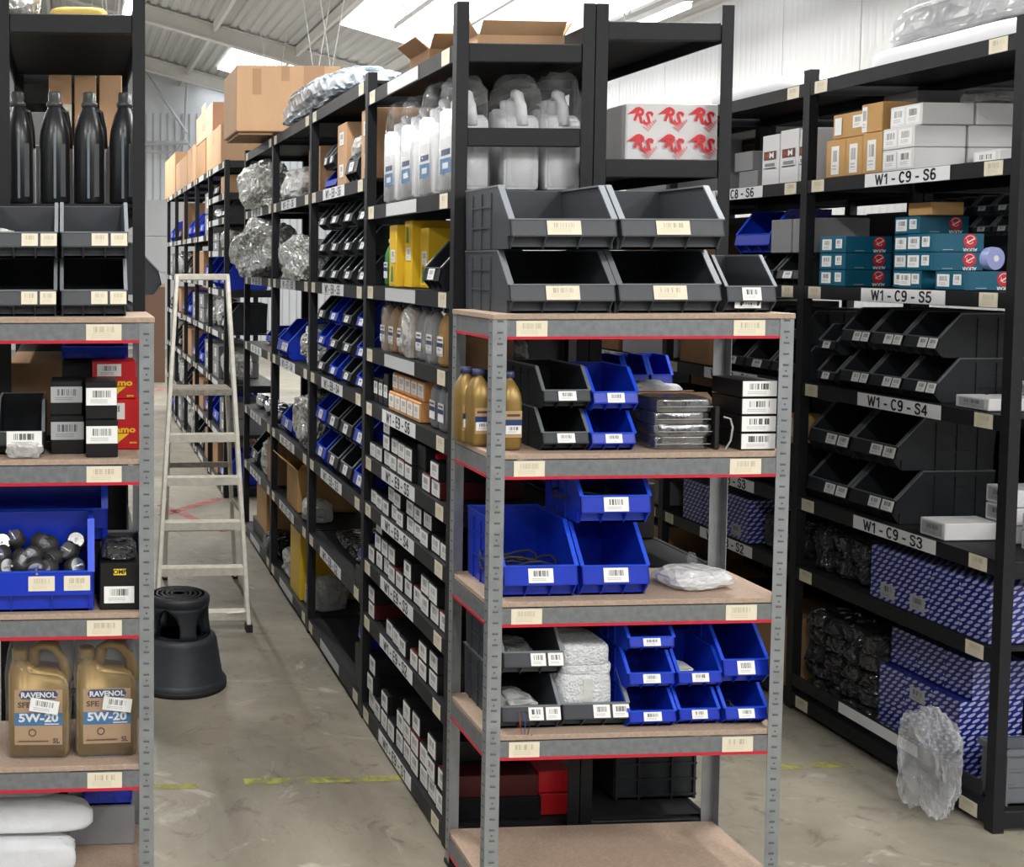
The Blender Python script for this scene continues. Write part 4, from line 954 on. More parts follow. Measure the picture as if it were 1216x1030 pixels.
for r in range(2): side.append(('t', 0, h*.24-r*h*.48, h*.28, 'RS', RED, 1.0, -.35))
part('logos', decal(.3, h*.97, WCART, side, 'rs2'), o, (-w/2-.0012, .17, h/2), rz=-PI/2)
carton('small white carton peeking past the red logo carton', .07, .1, .08, WCART, (x+w/2+.022, YN+.2, DL[5]+.001))
# dark stock added on the back-to-back rack to darken the view through rack E
for b in range(4):
    for j, z in enumerate(DL[:6]):
        if b == 0 and j in (0, 3, 5): continue
        H_ = DL[j+1]-z-.08
        for i in range(3):
            if '%d%d%d' % (b, j, i) not in SEEN_D: continue
            m = (BCART, CARDD, GCART, BCART, BCART)[(b*5+j*3+i*2) % 5]; rnd = random.Random(b*100+j*10+i)
            carton('%s carton on the back-to-back rack, bay %s, %s shelf up, %s along' % ({'black_carton': 'black', 'cardboard_dark': 'brown', 'grey_carton': 'grey'}[m.name], ORD[b], ORD[j], ORD[i]), .34, .40, H_*rnd.uniform(.6, .98), m, (DX+.04, DY[b]+.22+i*.37, z+.001), RZ, group='stock on the back-to-back rack', name='stock_carton')
# near end of rack D, seen through the galvanised rack
z = DL[3]
for r in range(1):
    for i in range(3): make_bin('small blue bin at the end of the rear rack behind white tissue, %s from left' % ORD[i], .085, .16, .12, 'blue', (fr(714+28*i, 738+28*i, 4.2)[0]+.012, 4.2, z+.17), 0, 0)
x, w = fr(705, 795, 4.2); carton('black carton under the small blue bins behind the middle rack', w+.05, .2, .168, BCART, (x, 4.2, z+.001))
bag('white tissue paper heap in front of the small blue bins', w*.85, .10, .10, PAPER, (x+.02, 4.09, z+.12), 190, .35, 0, 4); carton('grey carton under the white tissue heap', w, .1, .118, GCART, (x, 4.04, z+.001))
x, w = fr(640, 680, 4.3); bag('clear bag of pale parts high behind the middle rack', w, .2, .1, CLEARG, (EX+.36, 4.35, E9L[6]+.001), 191, .3, 0, 4)
carton('brown carton at the right rear behind the middle rack', .16, .25, .22, CARDD, (DXB-.13, 4.45, z+.001), 0, stick=[(-.02, -.0012, .15, .05, .05, STW)])
# crate by the floor
def crate(label, w, d, h, m, loc, rz=0.):
    b = MB(); t = .006
    b.b2(-w/2, w/2, 0, t, 0, h); b.b2(-w/2, w/2, d-t, d, 0, h); b.b2(-w/2, -w/2+t, t, d-t, 0, h); b.b2(w/2-t, w/2, t, d-t, 0, h); b.b2(-w/2, w/2, 0, d, 0, t)
    for fx in (-.47, -.2, .2, .47): b.box(fx*w, -.004, h*.5, .008, .008, h)
    for fz in (.08, .35, .62): b.box(0, -.003, fz*h, w, .006, .008)
    o = thing('crate', label, 'crate', b.mesh('crate', m), loc, rz)
    r = MB(); r.b2(-w/2-.01, w/2+.01, -.012, .004, h-.022, h); r.b2(-w/2-.01, w/2+.01, d-.004, d+.012, h-.022, h); r.b2(-w/2-.012, -w/2+.004, .004, d-.004, h-.022, h); r.b2(w/2-.004, w/2+.012, .004, d-.004, h-.022, h)
    part('rim', r.mesh('rim', m), o); return o
x, w = fr(728, 826, 4.05, 940); crate('black storage crate on the floor shelf behind the middle rack', w, .35, hz(918, 985, 4.05, 780), BLACKB, (x, 4.05, DL[0]+.001))
# ================================================================ rack F contents
z = FL[5]; g = 'black bottles on the left rack'
def black_bottle():
    def f():
        h = .365; b = MB(); b.smooth = True
        b.lathe([(.046, 0), (.050, .006), (.050, .20), (.047, .235), (.034, .285), (.024, .305), (.022, .315)], 24, 1, 1.15)
        c = MB(); c.smooth = True; c.lathe([(.024, .312), (.027, .318), (.027, .325), (.021, .33), (.021, .355), (.019, .36)], 16)
        s = MB(); s.b2(-.004, .004, -.0605, -.056, .015, .225)
        hd = MB(); hd.smooth = True; hd.tube([(.018, .0, .31), (.037, .01, .295), (.047, .015, .24), (.05, .015, .18)], .010, 8)
        sh = MB(); sh.b2(.012, .034, -.053, -.044, .02, .19)
        return b.mesh('bottle', BPLAS), sh.mesh('window', mat('bottle_window', (.07, .075, .08), .25)), c.mesh('cap', mat('smoke_cap', (.06, .065, .065), .25)), s.mesh('stripe', GSTRIPE), hd.mesh('handle', BPLAS)
    return cached('bb', f)
for i, u in enumerate((21, 65, 106, 148)):
    a, sw, c, s, hd = black_bottle(); Y = YN+.12
    x, _ = atY(u, 180, Y)
    o = thing('black_bottle', 'tall black bottle with level stripe, %s from the left' % ORD[i], 'bottle', a, (x, Y, z+.001), .1-.08*i, g)
    part('cap', c, o); part('level_stripe', s, o); part('side_window', sw, o); part('handle', hd, o)
for i, (u0, u1, v) in enumerate(((59, 87, 88), (89, 116, 89), (118, 146, 89))):
    x, w = fr(u0, u1, YN+.42); carton('brown carton behind the black bottles, %s from the left' % ORD[i], w-.004, .25, atY(u0, v, YN+.42)[1]-z-.002, CARD, (x, YN+.42, z+.001), 0, stick=[(w*.3, -.0012, .3, .03, .12, STC)] if i == 0 else None)
x, w = fr(27, 57, YN+.4); carton('dark grey carton behind the leftmost black bottles', w, .2, .33, GCART, (x, YN+.4, z+.001))
for i, u in enumerate((45, 84, 128)): carton('white carton edge between the black bottles, %s from the left' % ORD[i], .02, .1, .20, WCART, (atY(u, 180, YN+.22)[0], YN+.22, z+.001))
for b in range(5):
    for j, zz in enumerate(FL[:6]):
        if b == 0 and j == 5: continue
        H_ = FL[j+1]-zz-.08
        for i in range(2):
            if '%d%d%d' % (b, j, i) not in SEEN_F: continue
            rnd = random.Random(b*31+j*7+i+500); m = (BCART, GCART, BCART, CARDD)[(b+j+i) % 4]
            carton('%s carton on the far left rack, bay %s, %s shelf up, %s' % ({'black_carton': 'black', 'cardboard_dark': 'brown', 'grey_carton': 'grey'}[m.name], ORD[b], ORD[j], ('nearer', 'farther')[i]), .5, .38, H_*rnd.uniform(.7, .98), m, (FX+.03, YN+BAY*b+.32+i*.55, zz+.001), RZ, group='stock on the far left rack', name='stock_carton')
# grey bin poking into the aisle
make_bin('large dark grey bin sticking out of the left rack into the aisle', .3, .45, .2, 'grey', (FXB+.12, YN+.95, FL[4]+.03), PI/2, 1)

# bundles on top of rack F
x, z0 = atY(20, 12, YN+.15)
bag('grey plastic wrapped bundle on top of the left rack', .5, .3, .16, SILVF, (x-.15, YN+.18, FL[6]+.001), 200, .15, 0, 4, 1.8, e=.5, smooth=True)
x, _ = atY(93, 12, YN+.2); bag('yellow rolled bundle on top of the left rack', .2, .14, .05, mat('yellow_cloth', (.65, .45, .12), .8), (x, YN+.18, FL[6]+.001), 201, .1, 0, 4, 1.8, e=.5, smooth=True)
# ================================================================ rack C contents (right)
XF = CX+.015
def cy(u, v=400, X=XF): return atX(u, v, X)[0]
def cspan(u0, u1, v=400, X=XF): a, b = cy(u0, v, X), cy(u1, v, X); return (a+b)/2, abs(a-b)
def ccarton(label, u0, u1, z, h, d, m, X=XF, v=400, **k):
    y, w = cspan(u0, u1, v, X); return carton(label, w-.003, d, h, m, (X, y, z+.001), RZ, **k), w-.003
# ---- S6
z = CL[5]; g = 'brown cartons on shelf W1-C9-S6'; ww = cspan(981, 1005)[1]
for i, (u0, u1, h, nm) in enumerate(((981, 1004, .155, 'far lower'), (1004, 1024, .155, 'middle lower'), (1024, 1047, .160, 'near lower'))):
    ccarton('small brown carton with white labels, %s one on shelf W1-C9-S6' % nm, u0, u1, z, h, .16, CARDO, v=180, group=g, stick=[(0, -.0012, h*.45, .05, h*.75, STW)])
ccarton('small brown carton with hanging tag, upper far one on shelf W1-C9-S6', 981, 1022, z+.158, .10, .16, CARDO, XF+.01, group=g, stick=[(.05, -.0012, .06, .06, .05, STW), (-.07, -.004, .05, .045, .07, WHITE)])
ccarton('small brown carton, upper near one on shelf W1-C9-S6', 1022, 1047, z+.163, .115, .16, CARDO, XF+.01, 160, group=g, stick=[(-.04, -.0012, .055, .03, .1, STW)])
carton('grey carton lying on top at the back of shelf W1-C9-S6', .2, .2, .05, GCART, (XF+.18, cy(1008), z+.28), RZ); carton('grey carton carrying the flat one at the back of shelf W1-C9-S6', .2, .18, .278, GCART, (XF+.19, cy(1008), z+.001), RZ)
y, w = cspan(1049, 1086, 150); g = 'white cartons on shelf W1-C9-S6'; h = .083
for r in range(3):
    for s in range(2):
        st = [(-w*.24, -.0012, h*.5, w*.42, h*.75, STW), (w*.24, -.0012, h*.5, w*.42, h*.75, STW)] if s == 0 else None
        dx = (.02 if r == 2 else 0)
        o = carton('long white carton on shelf W1-C9-S6, %s layer, %s' % (('bottom', 'middle', 'top')[r], ('by the aisle', 'behind')[s]), w, .205, h-.002, WCART, (XF+dx+s*.215, y-(.01 if r == 2 else 0), z+.001+r*h), RZ, group=g, stick=st)
x = XF+.20; yy = cy(1150, 185, x)
carton('short white carton with label nearest on shelf W1-C9-S6', .13, .2, .058, WCART, (x, 4.31, z+.001), RZ, group=g, stick=[(0, -.0012, .03, .1, .045, STW)])
bag('silver plastic wrapped bundle on the white cartons of shelf W1-C9-S6', .25, .2, .06, CLEARG, (XF+.38, y+.0, z+3*h+.002), 210, .3, 0, 4)
# ---- S5
z = CL[4]; h = .069; g = 'teal cartons on shelf W1-C9-S5'
def arc(cx, cz, r0, r1, a0, a1, n=10):
    p = [(cx+r1*math.cos(a0+(a1-a0)*i/n), cz+r1*math.sin(a0+(a1-a0)*i/n)) for i in range(n+1)]
    return p+[(cx+r0*math.cos(a0+(a1-a0)*i/n), cz+r0*math.sin(a0+(a1-a0)*i/n)) for i in range(n, -1, -1)]
def teal_art():
    it = [('p', arc(.045, .006, .0, .026, 0, 2*PI, 20), RED), ('p', arc(.045, .006, .018, .0205, .3, 2.8), WHITE), ('p', arc(.045, .006, .010, .0125, 2.6, 6.0), WHITE), ('p', [(.03, .0), (.034, -.003), (.062, .012), (.058, .016)], WHITE),
          ('t', .045, -.0265, .016, 'ALKAR', WHITE, 1.1, PI), ('r', -.06, -.027, -.02, -.0255, WHITE)]
    return decal(.196, .066, TEAL, it, 'alkar')
def teal(label, y, z, X, w=.14, art=True):
    o = carton(label, w, .2, h-.002, TEAL, (X, y, z+.001), RZ, name='parts_carton', group=g, stick=[(-w*.2, -.0012, h*.5, .062, .045, STW), (w*.27, -.0012, h*.55, .04, .038, STW)])
    if art: part('logo', teal_art(), o, (w/2+.0012, .1, h/2), rz=PI/2)
y, w = cspan(973, 1003, 310)
for r in range(3): teal('teal carton with red logo on shelf W1-C9-S5, far stack, %s layer' % ('bottom', 'middle', 'top')[r], y, z+r*h, XF, w)
y2, w2 = cspan(1076, 1106, 310)
for r in range(2): teal('teal carton with red logo on shelf W1-C9-S5, near stack, %s of the upper two' % ('lower', 'upper')[r], y2, z+(r+1)*h, XF, w2)
teal('teal carton on shelf W1-C9-S5, nearest in the bottom layer', cspan(1106, 1142)[0]-.005, z, XF, .15)
teal('teal carton on shelf W1-C9-S5, in the bottom layer below the near stack', y2+.045, z, XF, .12, False)
teal('teal carton on shelf W1-C9-S5, far one set back on the top layer', cspan(1030, 1062)[0], z+3*h+.002, XF+.09, .14); 
for r in range(3): teal('teal carton on shelf W1-C9-S5, set back in the middle, %s layer' % ('bottom', 'middle', 'top')[r], cspan(1030, 1062)[0], z+r*h, XF+.09, .14, False)
o = thing('tape_roll', 'lilac plastic reel on the nearest teal carton of shelf W1-C9-S5', 'reel', MB().lathe([(.012, 0), (.04, 0), (.042, .01), (.04, .03), (.012, .03), (.012, 0)], 20).mesh('reel', LILAC), (XF+.10, cspan(1106, 1142)[0]-.06, z+h+.045), 0, rot=(PI/2, 0, .2)); part('core', MB().lathe([(.004, -.002), (.0115, -.002), (.0115, .032), (.004, .032)], 12).mesh('core', WHITE), o)
carton('brown carton on the set back teal carton of shelf W1-C9-S5', .13, .13, .05, CARDO, (XF+.1, cspan(1040, 1075)[0], z+4*h+.004), RZ)
g = 'small grey bins at the back of shelf W1-C9-S5'
carton('black carton carrying small grey bins at the back of shelf W1-C9-S5', .5, .14, .2, BCART, (XF+.297, 4.55, z+.001), RZ)
for r in range(2):
    for i in range(5): make_bin('small grey bin at the back of shelf W1-C9-S5, %s row, %s from the near end' % (('lower', 'upper')[r], ORD[i]), .1, .13, .075, 'grey', (XF+.30, 4.35+i*.103, z+.202+r*.078), RZ, 1, g)
# ---- S4
z = CL[3]; g = 'black bins on shelf W1-C9-S4'; sp = [(1067, 1109), (1028, 1067), (993, 1028)]
for r in range(2):
    for i, (a, b_) in enumerate(sp):
        y, w = cspan(a, b_, 440); make_bin('black bin on shelf W1-C9-S4, %s row, %s from the near end' % (('lower', 'upper')[r], ORD[i]), w-.004, .40, .163, 'black', (XF, y, z+.001+r*.166), RZ, 2, g)
    make_bin('smaller black bin at the far end of shelf W1-C9-S4, %s row' % ('lower', 'upper')[r], .13, .3, .125, 'black', (XF+.0, cspan(969, 990)[0], z+.001+r*.13), RZ, 1, g)
g = 'small white cartons on shelf W1-C9-S4'
for i, (x_, y_, zz) in enumerate(((XF+.02, 4.10, 0), (XF+.13, 4.09, 0), (XF+.24, 4.12, 0), (XF+.24, 4.12, .045))):
    carton('small white carton, %s in the near corner of shelf W1-C9-S4' % ('nearest the aisle', 'in the middle', 'behind below', 'behind on top')[i], .16, .1, .043, WCART, (x_, y_, z+.001+zz), RZ, group=g, stick=[(0, -.0012, .022, .12, .03, STG)])
# ---- S3
z = CL[2]; g = 'large black bins on shelf W1-C9-S3'
for r in range(2):
    for i, (a, b_) in enumerate(((1005, 1060), (955, 1004))):
        y, w = cspan(a, b_, 560); make_bin('large black bin on shelf W1-C9-S3, %s row, %s one' % (('lower', 'upper')[r], ('near', 'far')[i]), w-.004, .42, .205, 'black', (XF, y, z+.001+r*.209), RZ, 2, g)
g = 'white cartons on shelf W1-C9-S3'
for i, (x_, y_, zz, w_, d_) in enumerate(((XF+.01, 4.26, 0, .13, .22), (XF+.22, 4.2, 0, .14, .16), (XF+.22, 4.2, .066, .14, .16), (XF+.22, 4.2, .132, .14, .16), (XF+.20, 4.0, 0, .14, .18), (XF+.20, 4.0, .066, .14, .18))):
    carton('white carton on shelf W1-C9-S3, %s' % ('flat one by the aisle', 'bottom of the rear stack', 'middle of the rear stack', 'top of the rear stack', 'lower one by the near end', 'upper one by the near end')[i], w_, d_, .063, WCART, (x_, y_, z+.001+zz), RZ, group=g, stick=[(0, -.0012, .033, w_*.8, .045, STG)])
# ---- S2
z = CL[1]; g = 'blue oval patterned cartons on rack C'
for i, (a, b_) in enumerate(((1033, 1068), (1068, 1104), (1104, 1140), (1140, 1176))):
    ccarton('blue oval patterned carton on the shelf below W1-C9-S3, %s from the far end' % ORD[i], a, b_, z, .205, .25, OVAL, name='patterned_carton', group=g, stick=[(.02, -.0012, .045, .08, .055, STG)] if i in (0, 1) else None, v=700, bev=.002)
g = 'black bagged parts'
for i in range(3):
    for r in range(2):
        bag('black bagged part below shelf W1-C9-S3, %s from the far end, %s' % (ORD[i], ('lower', 'upper')[r]), .13, .26, .11, DARKF, (XF+.15, 4.98-i*.125, z+.001+r*.09), 220+i*2+r, .35, RZ, 4, 2.4, e=.5, group=g)
# ---- S1
z = CL[0]
for i in range(4):
    for r in range(5):
        bag('black bagged part low in bay W1-C9, pile %s from far end, layer %s' % (ORD[i], ORD[r]), .125, .26, .085, DARKF, (XF+.14, 5.0-i*.12, z+.001+r*.075), 240+i*5+r, .35, RZ, 3, 2.4, e=.5, group=g)
g = 'blue oval patterned cartons on rack C'
for i in range(3):
    for r in range(2):
        y = 4.50-i*.148
        carton('blue oval patterned carton on the floor shelf, %s layer, %s from the far end' % (('bottom', 'second')[r], ORD[i]), .146, .24, .145, OVAL, (XF+.045, y, z+.001+r*.147), RZ, name='patterned_carton', group=g, bev=.002, stick=[(.0, -.0012, .09, .08, .05, STG)] if (i, r) in ((1, 1), (1, 0)) else None)
    carton('blue oval patterned carton set back on top of the floor stack, %s from far end' % ORD[i], .146, .2, .145, OVAL, (XF+.09, 4.50-i*.148+.0, z+.001+2*.147), RZ, name='patterned_carton', group=g, bev=.002)
# retaining bar across the front
o = thing('retaining_bar', 'black bar with white strip across the floor shelf of bay W1-C9', 'bar', MB().b2(-.006, .006, 0, 1.1, 0, .05).mesh('bar', RACK), (CX-.008, CY[0]+.05, .115))
y0, y1 = cy(1000, 840, CX), cy(1094, 890, CX); part('white_strip', MB().b2(-.0075, -.0062, y1-CY[0]-.05, y0-CY[0]-.05, .003, .047).mesh('strip', WHITE), o)
bag('large clear plastic bag hanging over the edge of the floor shelf at right', .28, .2, .40, film('clear_spill', (.72, .73, .75), .22, .08, 1., 6.5), (CX-.115, 4.03, .003), 262, .5, RZ, 5, 2.6, e=.85)
crate('grey plastic crate at the near end of the right rack', .36, .10, .20, mat('crate_grey', (.13, .14, .16), .5), (CX+.25, CY[0]+.05, CL[0]+.001), 0)
# ---- top of rack C
z = CL[6]+.001
bag('grey plastic wrapped panel lying on white foam on top of the right rack', .85, .4, .15, film('grey_wrap', (.45, .46, .47), .85, .15, .6, 10), (CX+.28, CY[0]+.5, z+.088), 270, .16, RZ, 5, 1.8, 'wrapped_bundle', 'bundle', e=.45)
bag('white foam panel under the grey wrapped one on top of the right rack', .92, .42, .085, WPLAS, (CX+.28, CY[0]+.52, z), 271, .04, RZ, 4, 1.2, 'foam_panel', 'panel', e=.35, smooth=True)
bag('pale curved panel on top of bay W1-C8', .8, .34, .09, WPLAS, (CX+.22, CY[1]+.62, z), 272, .06, RZ, 4, 1.2, 'curved_panel', 'panel', e=.5, smooth=True)
# ---- bay C8
z = CL[5]; g = 'white logo cartons on shelf W1-C8-S6'
logo = decal(.10, .08, WCART, [('r', -.05, 0, .05, .04, BROWN), ('t', .012, .02, .035, 'M', WHITE, 1.4), ('t', -.025, .018, .03, 'H', RED, 1.2), ('r', -.04, -.03, .04, -.015, GCART), ('r', -.05, -.04, .05, -.036, INK)], 'mlogo')
for i, (a, b_) in enumerate(((949, 966), (926, 948), (905, 925))):
    o, w = ccarton('white wrapped carton with dark logo on shelf W1-C8-S6, %s from the upright' % ORD[i], a, b_, z, .235+.01*(i == 1), .28, WCART, XF+.07, 190, group=g); part('logo', logo, o, (0, -.0012, .12))
for r in range(2): ccarton('grey carton, %s of two at the far side of shelf W1-C8-S6' % ('lower', 'upper')[r], 872, 894, z, .095, .1, GCART, XF+.16) if r == 0 else carton('grey carton, upper of two at the far side of shelf W1-C8-S6', .16, .1, .095, GCART, (XF+.16, cspan(872, 894, 190, XF+.16)[0], z+.098), RZ)
z = CL[4]
for i, (a, b_) in enumerate(((937, 963), (912, 936))): ccarton('tall grey carton on shelf W1-C8-S5, %s from the upright' % ORD[i], a, b_, z+.14, .15, .25, GCART, XF+.03)
g = 'small black bins on shelf W1-C8-S5'
for i in range(5): make_bin('small black bin at the front of shelf W1-C8-S5, %s from the upright' % ORD[i], .18, .3, .135, 'black', (XF, CY[1]+.14+i*.2, z+.001), RZ, 1, g)
make_bin('blue bin on the small black bins of shelf W1-C8-S5', .3, .3, .2, 'blue', (XF+.02, cspan(866, 900)[0], z+.14), RZ, 0)
z = CL[3]; g = 'black bins on shelf W1-C8-S4'
for r in range(2):
    for i in range(3): make_bin('black bin on shelf W1-C8-S4, %s row, %s from the upright' % (('lower', 'upper')[r], ORD[i]), .2, .36, .15, 'black', (XF, CY[1]+.15+i*.215, z+.001+r*.153), RZ, 1, g)
carton('brown carton at the far side of shelf W1-C8-S4', .3, .35, .25, CARDD, (XF+.02, CY[1]+.95, z+.001), RZ)
carton('yellow labelled brown carton by the upright between the racks', .05, .12, .13, CARDO, (XF+.0, CY[1]+.065, CL[2]+.22), RZ, stick=[(0, -.0012, .07, .035, .08, STC)]); carton('black carton under the yellow labelled one between the racks', .07, .2, .218, BCART, (XF+.0, CY[1]+.065, CL[2]+.001), RZ)
z = CL[2]
for i in range(3): make_bin('large black bin on shelf W1-C8-S3, %s from the upright' % ORD[i], .28, .4, .2, 'black', (XF, CY[1]+.27+i*.3, z+.001), RZ, 1, 'large black bins on shelf W1-C8-S3')
z = CL[1]; g = 'blue oval patterned cartons on rack C'
for i in range(3): carton('blue oval patterned carton below shelf W1-C8-S3, %s from the near bag' % ORD[i], .2, .25, .205, OVAL, (XF, CY[1]+.48+i*.205, z+.001), RZ, name='patterned_carton', group=g, stick=[(0, -.0012, .045, .08, .055, STG)] if i < 2 else None)
for i in range(2): bag('black bagged part in bay W1-C8 beside the blue cartons, %s' % ('nearer', 'farther')[i], .15, .26, .18, DARKF, (XF+.14, CY[1]+.13+i*.15, z+.001), 280+i, .35, RZ, 4, 2.4)
z = CL[0]
for i in range(3): carton('brown carton on the floor shelf of bay W1-C8, %s from the upright' % ORD[i], .34, .36, .3, (CARDD, BCART, CARDO)[i], (XF, CY[1]+.22+i*.36, z+.001), RZ)
# ---- dim stock behind rack C (back-to-back rack) and deeper bays
BXX = CXB+.006
rack('black shelving rack back to back behind the W1-C9 shelves', BXX, BXX+.5, CY[:4], [CL]*3, 2.775, [2.72, .942], None, False)
for b in range(3):
    for j, zz in enumerate(CL[:6]):
        H_ = CL[j+1]-zz-.085
        for i in range(3):
            if '%d%d%d' % (b, j, i) not in SEEN_B: continue
            rnd = random.Random(b*31+j*7+i+900); m = (BCART, GCART, BCART, BCART, CARDD)[(b*2+j+i*3) % 5]
            carton('%s carton on the rack behind W1-C, bay %s, shelf %s, %s along' % ({'black_carton': 'black', 'cardboard_dark': 'brown', 'grey_carton': 'grey'}[m.name], ORD[b], ORD[j], ORD[i]), .35, .44, H_*rnd.uniform(.8, .98), m, (BXX+.03, CY[b]+.23+i*.37, zz+.001), RZ, group='stock behind the W1-C shelves', name='stock_carton')
for b in (2, 3):
    for j, zz in enumerate(CL[:6]):
        H_ = CL[j+1]-zz-.085
        for i in range(2):
            if '%d%d%d' % (b, j, i) not in SEEN_C: continue
            rnd = random.Random(b*31+j*7+i+700); m = (CARDD, GCART, BCART, WCART)[(b*2+j+i) % 4]
            carton('%s carton in the deep bay W1-C%d, shelf %s up, %s' % ({'black_carton': 'black', 'cardboard_dark': 'brown', 'grey_carton': 'grey', 'white_carton': 'white'}[m.name], 9-b, ORD[j], ('nearer', 'farther')[i]), .5, .40, H_*rnd.uniform(.6, .95), m, (XF+.02, CY[b]+.32+i*.55, zz+.001), RZ, group='stock in the deep W1-C bays', name='stock_carton')
# ================================================================ step ladder in the aisle
fl = Vector((*atZ(184, 748, 0), 0)); frr = Vector((*atZ(297, 753, 0), 0))
yb = (fl.y+frr.y)/2; o_ = Vector(((fl.x+frr.x)/2, yb, 0)); hwB = (frr.x-fl.x)/2
lad = thing('step_ladder', 'aluminium platform step ladder standing open in the aisle', 'ladder', None, o_)
TOPZ, LEAN = 1.87, .50
tx0, _ = atY(210, 330, yb+LEAN); tx1, _ = atY(270, 330, yb+LEAN); hwT = (tx1-tx0)/2; cxT = (tx0+tx1)/2-o_.x
def lp(s, t): return Vector((cxT*t+s*(hwB+(hwT-hwB)*t), LEAN*t, TOPZ*t))
for s in (-1, 1):
    part('rail', MB().beam(lp(s, 0.01), lp(s, 1), .022, .062, (0, 1, 0)).mesh('rail', ALU, .003), lad)
    part('foot', MB().box(lp(s, 0).x, 0, .02, .034, .07, .04).mesh('foot', RUBBER), lad)
part('top_bar', MB().beam(lp(-1, 1)-Vector((.01, 0, 0)), lp(1, 1)+Vector((.01, 0, 0)), .05, .035).mesh('top_bar', ALU, .004), lad)
def t_at(v):   # height fraction where the rail shows at image row v
    lo, hi = 0., 1.
    for _ in range(40):
        m = (lo+hi)/2; p = o_+lp(1, m); z = atY(280, v, p.y)[1]
        if p.z > z: hi = m
        else: lo = m
    return lo
for v in (516, 567, 620, 674, 727):
    t = t_at(v); a, c = lp(-1, t), lp(1, t)
    st = MB(); st.box((a.x+c.x)/2, a.y+.02, a.z, c.x-a.x-.02, .075, .006); st.box((a.x+c.x)/2, a.y-.018, a.z-.018, c.x-a.x-.02, .004, .042); st.box((a.x+c.x)/2, a.y+.056, a.z-.012, c.x-a.x-.02, .004, .026)
    for q in range(5): st.box((a.x+c.x)/2, a.y-.008+q*.013, a.z+.004, c.x-a.x-.03, .003, .002)
    part('step', st.mesh('step', ALU), lad)
t = t_at(466); a, c = lp(-1, t), lp(1, t)
pl = MB(); pl.box((a.x+c.x)/2, a.y+.12, a.z, c.x-a.x-.02, .27, .03)
for q in range(9): pl.box((a.x+c.x)/2, a.y+q*.03, a.z+.017, c.x-a.x-.03, .012, .004)
part('platform', pl.mesh('platform', ALUD), lad)
ry = atZ(240, 687, 0)[1]-yb
rb0, rb1 = atZ(196, 688, 0)[0]-o_.x, atZ(279, 687, 0)[0]-o_.x
for s, xb in ((-1, rb0), (1, rb1)):
    top = lp(s, t)+Vector((-s*.015, .2, -.02)); part('rear_leg', MB().beam((xb, ry, .01), top, .02, .05, (0, 1, 0)).mesh('leg', ALU, .002), lad); part('foot', MB().box(xb, ry, .02, .03, .06, .04).mesh('foot', RUBBER), lad)
    d = lp(s, .33); e = Vector((xb, ry, 0)).lerp(top, .45); part('stay', MB().beam(d+Vector((-s*.012, .02, 0)), e, .008, .025, (0, 0, 1)).mesh('stay', ALUD), lad)
for f in (.28, .62):
    a0 = Vector((rb0, ry, 0)).lerp(lp(-1, t)+Vector((.015, .2, 0)), f); a1 = Vector((rb1, ry, 0)).lerp(lp(1, t)+Vector((-.015, .2, 0)), f)
    part('rear_brace', MB().beam(a0, a1, .02, .03).mesh('brace', ALUD), lad)
b0 = lp(1, t_at(727)); part('lower_stay', MB().beam(b0+Vector((-.11, -.022, .0)), lp(1, .055)+Vector((-.012, -.03, 0)), .005, .02, (0, 1, 0)).mesh('stay', ALU), lad)
# ================================================================ kick stool
sc_ = Vector((*atZ(208, 832, 0), 0)); R0 = .222
st = thing('kick_stool', 'round dark plastic kick stool on the floor beside the ladder', 'stool', None, (sc_.x+.035, sc_.y+R0, 0)); st.scale = (1.03, 1.03, 1.0)
b = MB(); b.smooth = True; b.lathe([(.200, .012), (.214, .016), (.216, .03), (.204, .045), (.198, .05), (.172, .215), (.165, .232), (.15, .24), (.0, .24)], 48); part('base', b.mesh('base', STOOL), st)
b = MB(); b.smooth = True; b.lathe([(.19, .0), (.214, .0), (.217, .012), (.216, .026), (.19, .03)], 48); part('skirt', b.mesh('skirt', RUBBER), st)
b = MB(); b.smooth = True; b.lathe([(.0, .37), (.125, .375), (.138, .385), (.14, .41), (.134, .421), (.12, .424), (.0, .424)], 48); part('top', b.mesh('top', STOOL), st)
for k in range(4):
    a = PI/4+k*PI/2-.55
    b = MB(); b.smooth = True; n = 9; vs = []
    for i, z in enumerate((.236, .27, .31, .345, .365, .382)):
        hw_ = (.30, .27, .30, .42, .60, .78)[i]; r0, r1 = .098, (.148, .140, .135, .134, .135, .137)[i]
        for j in range(n): q = a-hw_+2*hw_*j/(n-1); vs.append((r1*math.cos(q), r1*math.sin(q), z))
        for j in range(n): q = a+hw_-2*hw_*j/(n-1); vs.append((r0*math.cos(q), r0*math.sin(q), z))
    m2 = 2*n; fs = [list(range(m2))[::-1], list(range(5*m2, 6*m2))]
    for i in range(5):
        for j in range(m2): fs.append((i*m2+j, i*m2+(j+1) % m2, (i+1)*m2+(j+1) % m2, (i+1)*m2+j))
    b.add(vs, fs); part('leg', b.mesh('leg', STOOL), st)
g_ = MB()
for k in range(5): g_.lathe([(.03+.022*k, .4242), (.036+.022*k, .4242), (.036+.022*k, .4255), (.03+.022*k, .4255), (.03+.022*k, .4242)], 36)
part('grip_rings', g_.mesh('rings', STOOL), st)
g_ = MB()
for k in range(3): g_.lathe([(.105+.018*k, .2402), (.112+.018*k, .2402), (.112+.018*k, .2415), (.105+.018*k, .2415), (.105+.018*k, .2402)], 36)
part('grip_rings', g_.mesh('rings', STOOL), st)
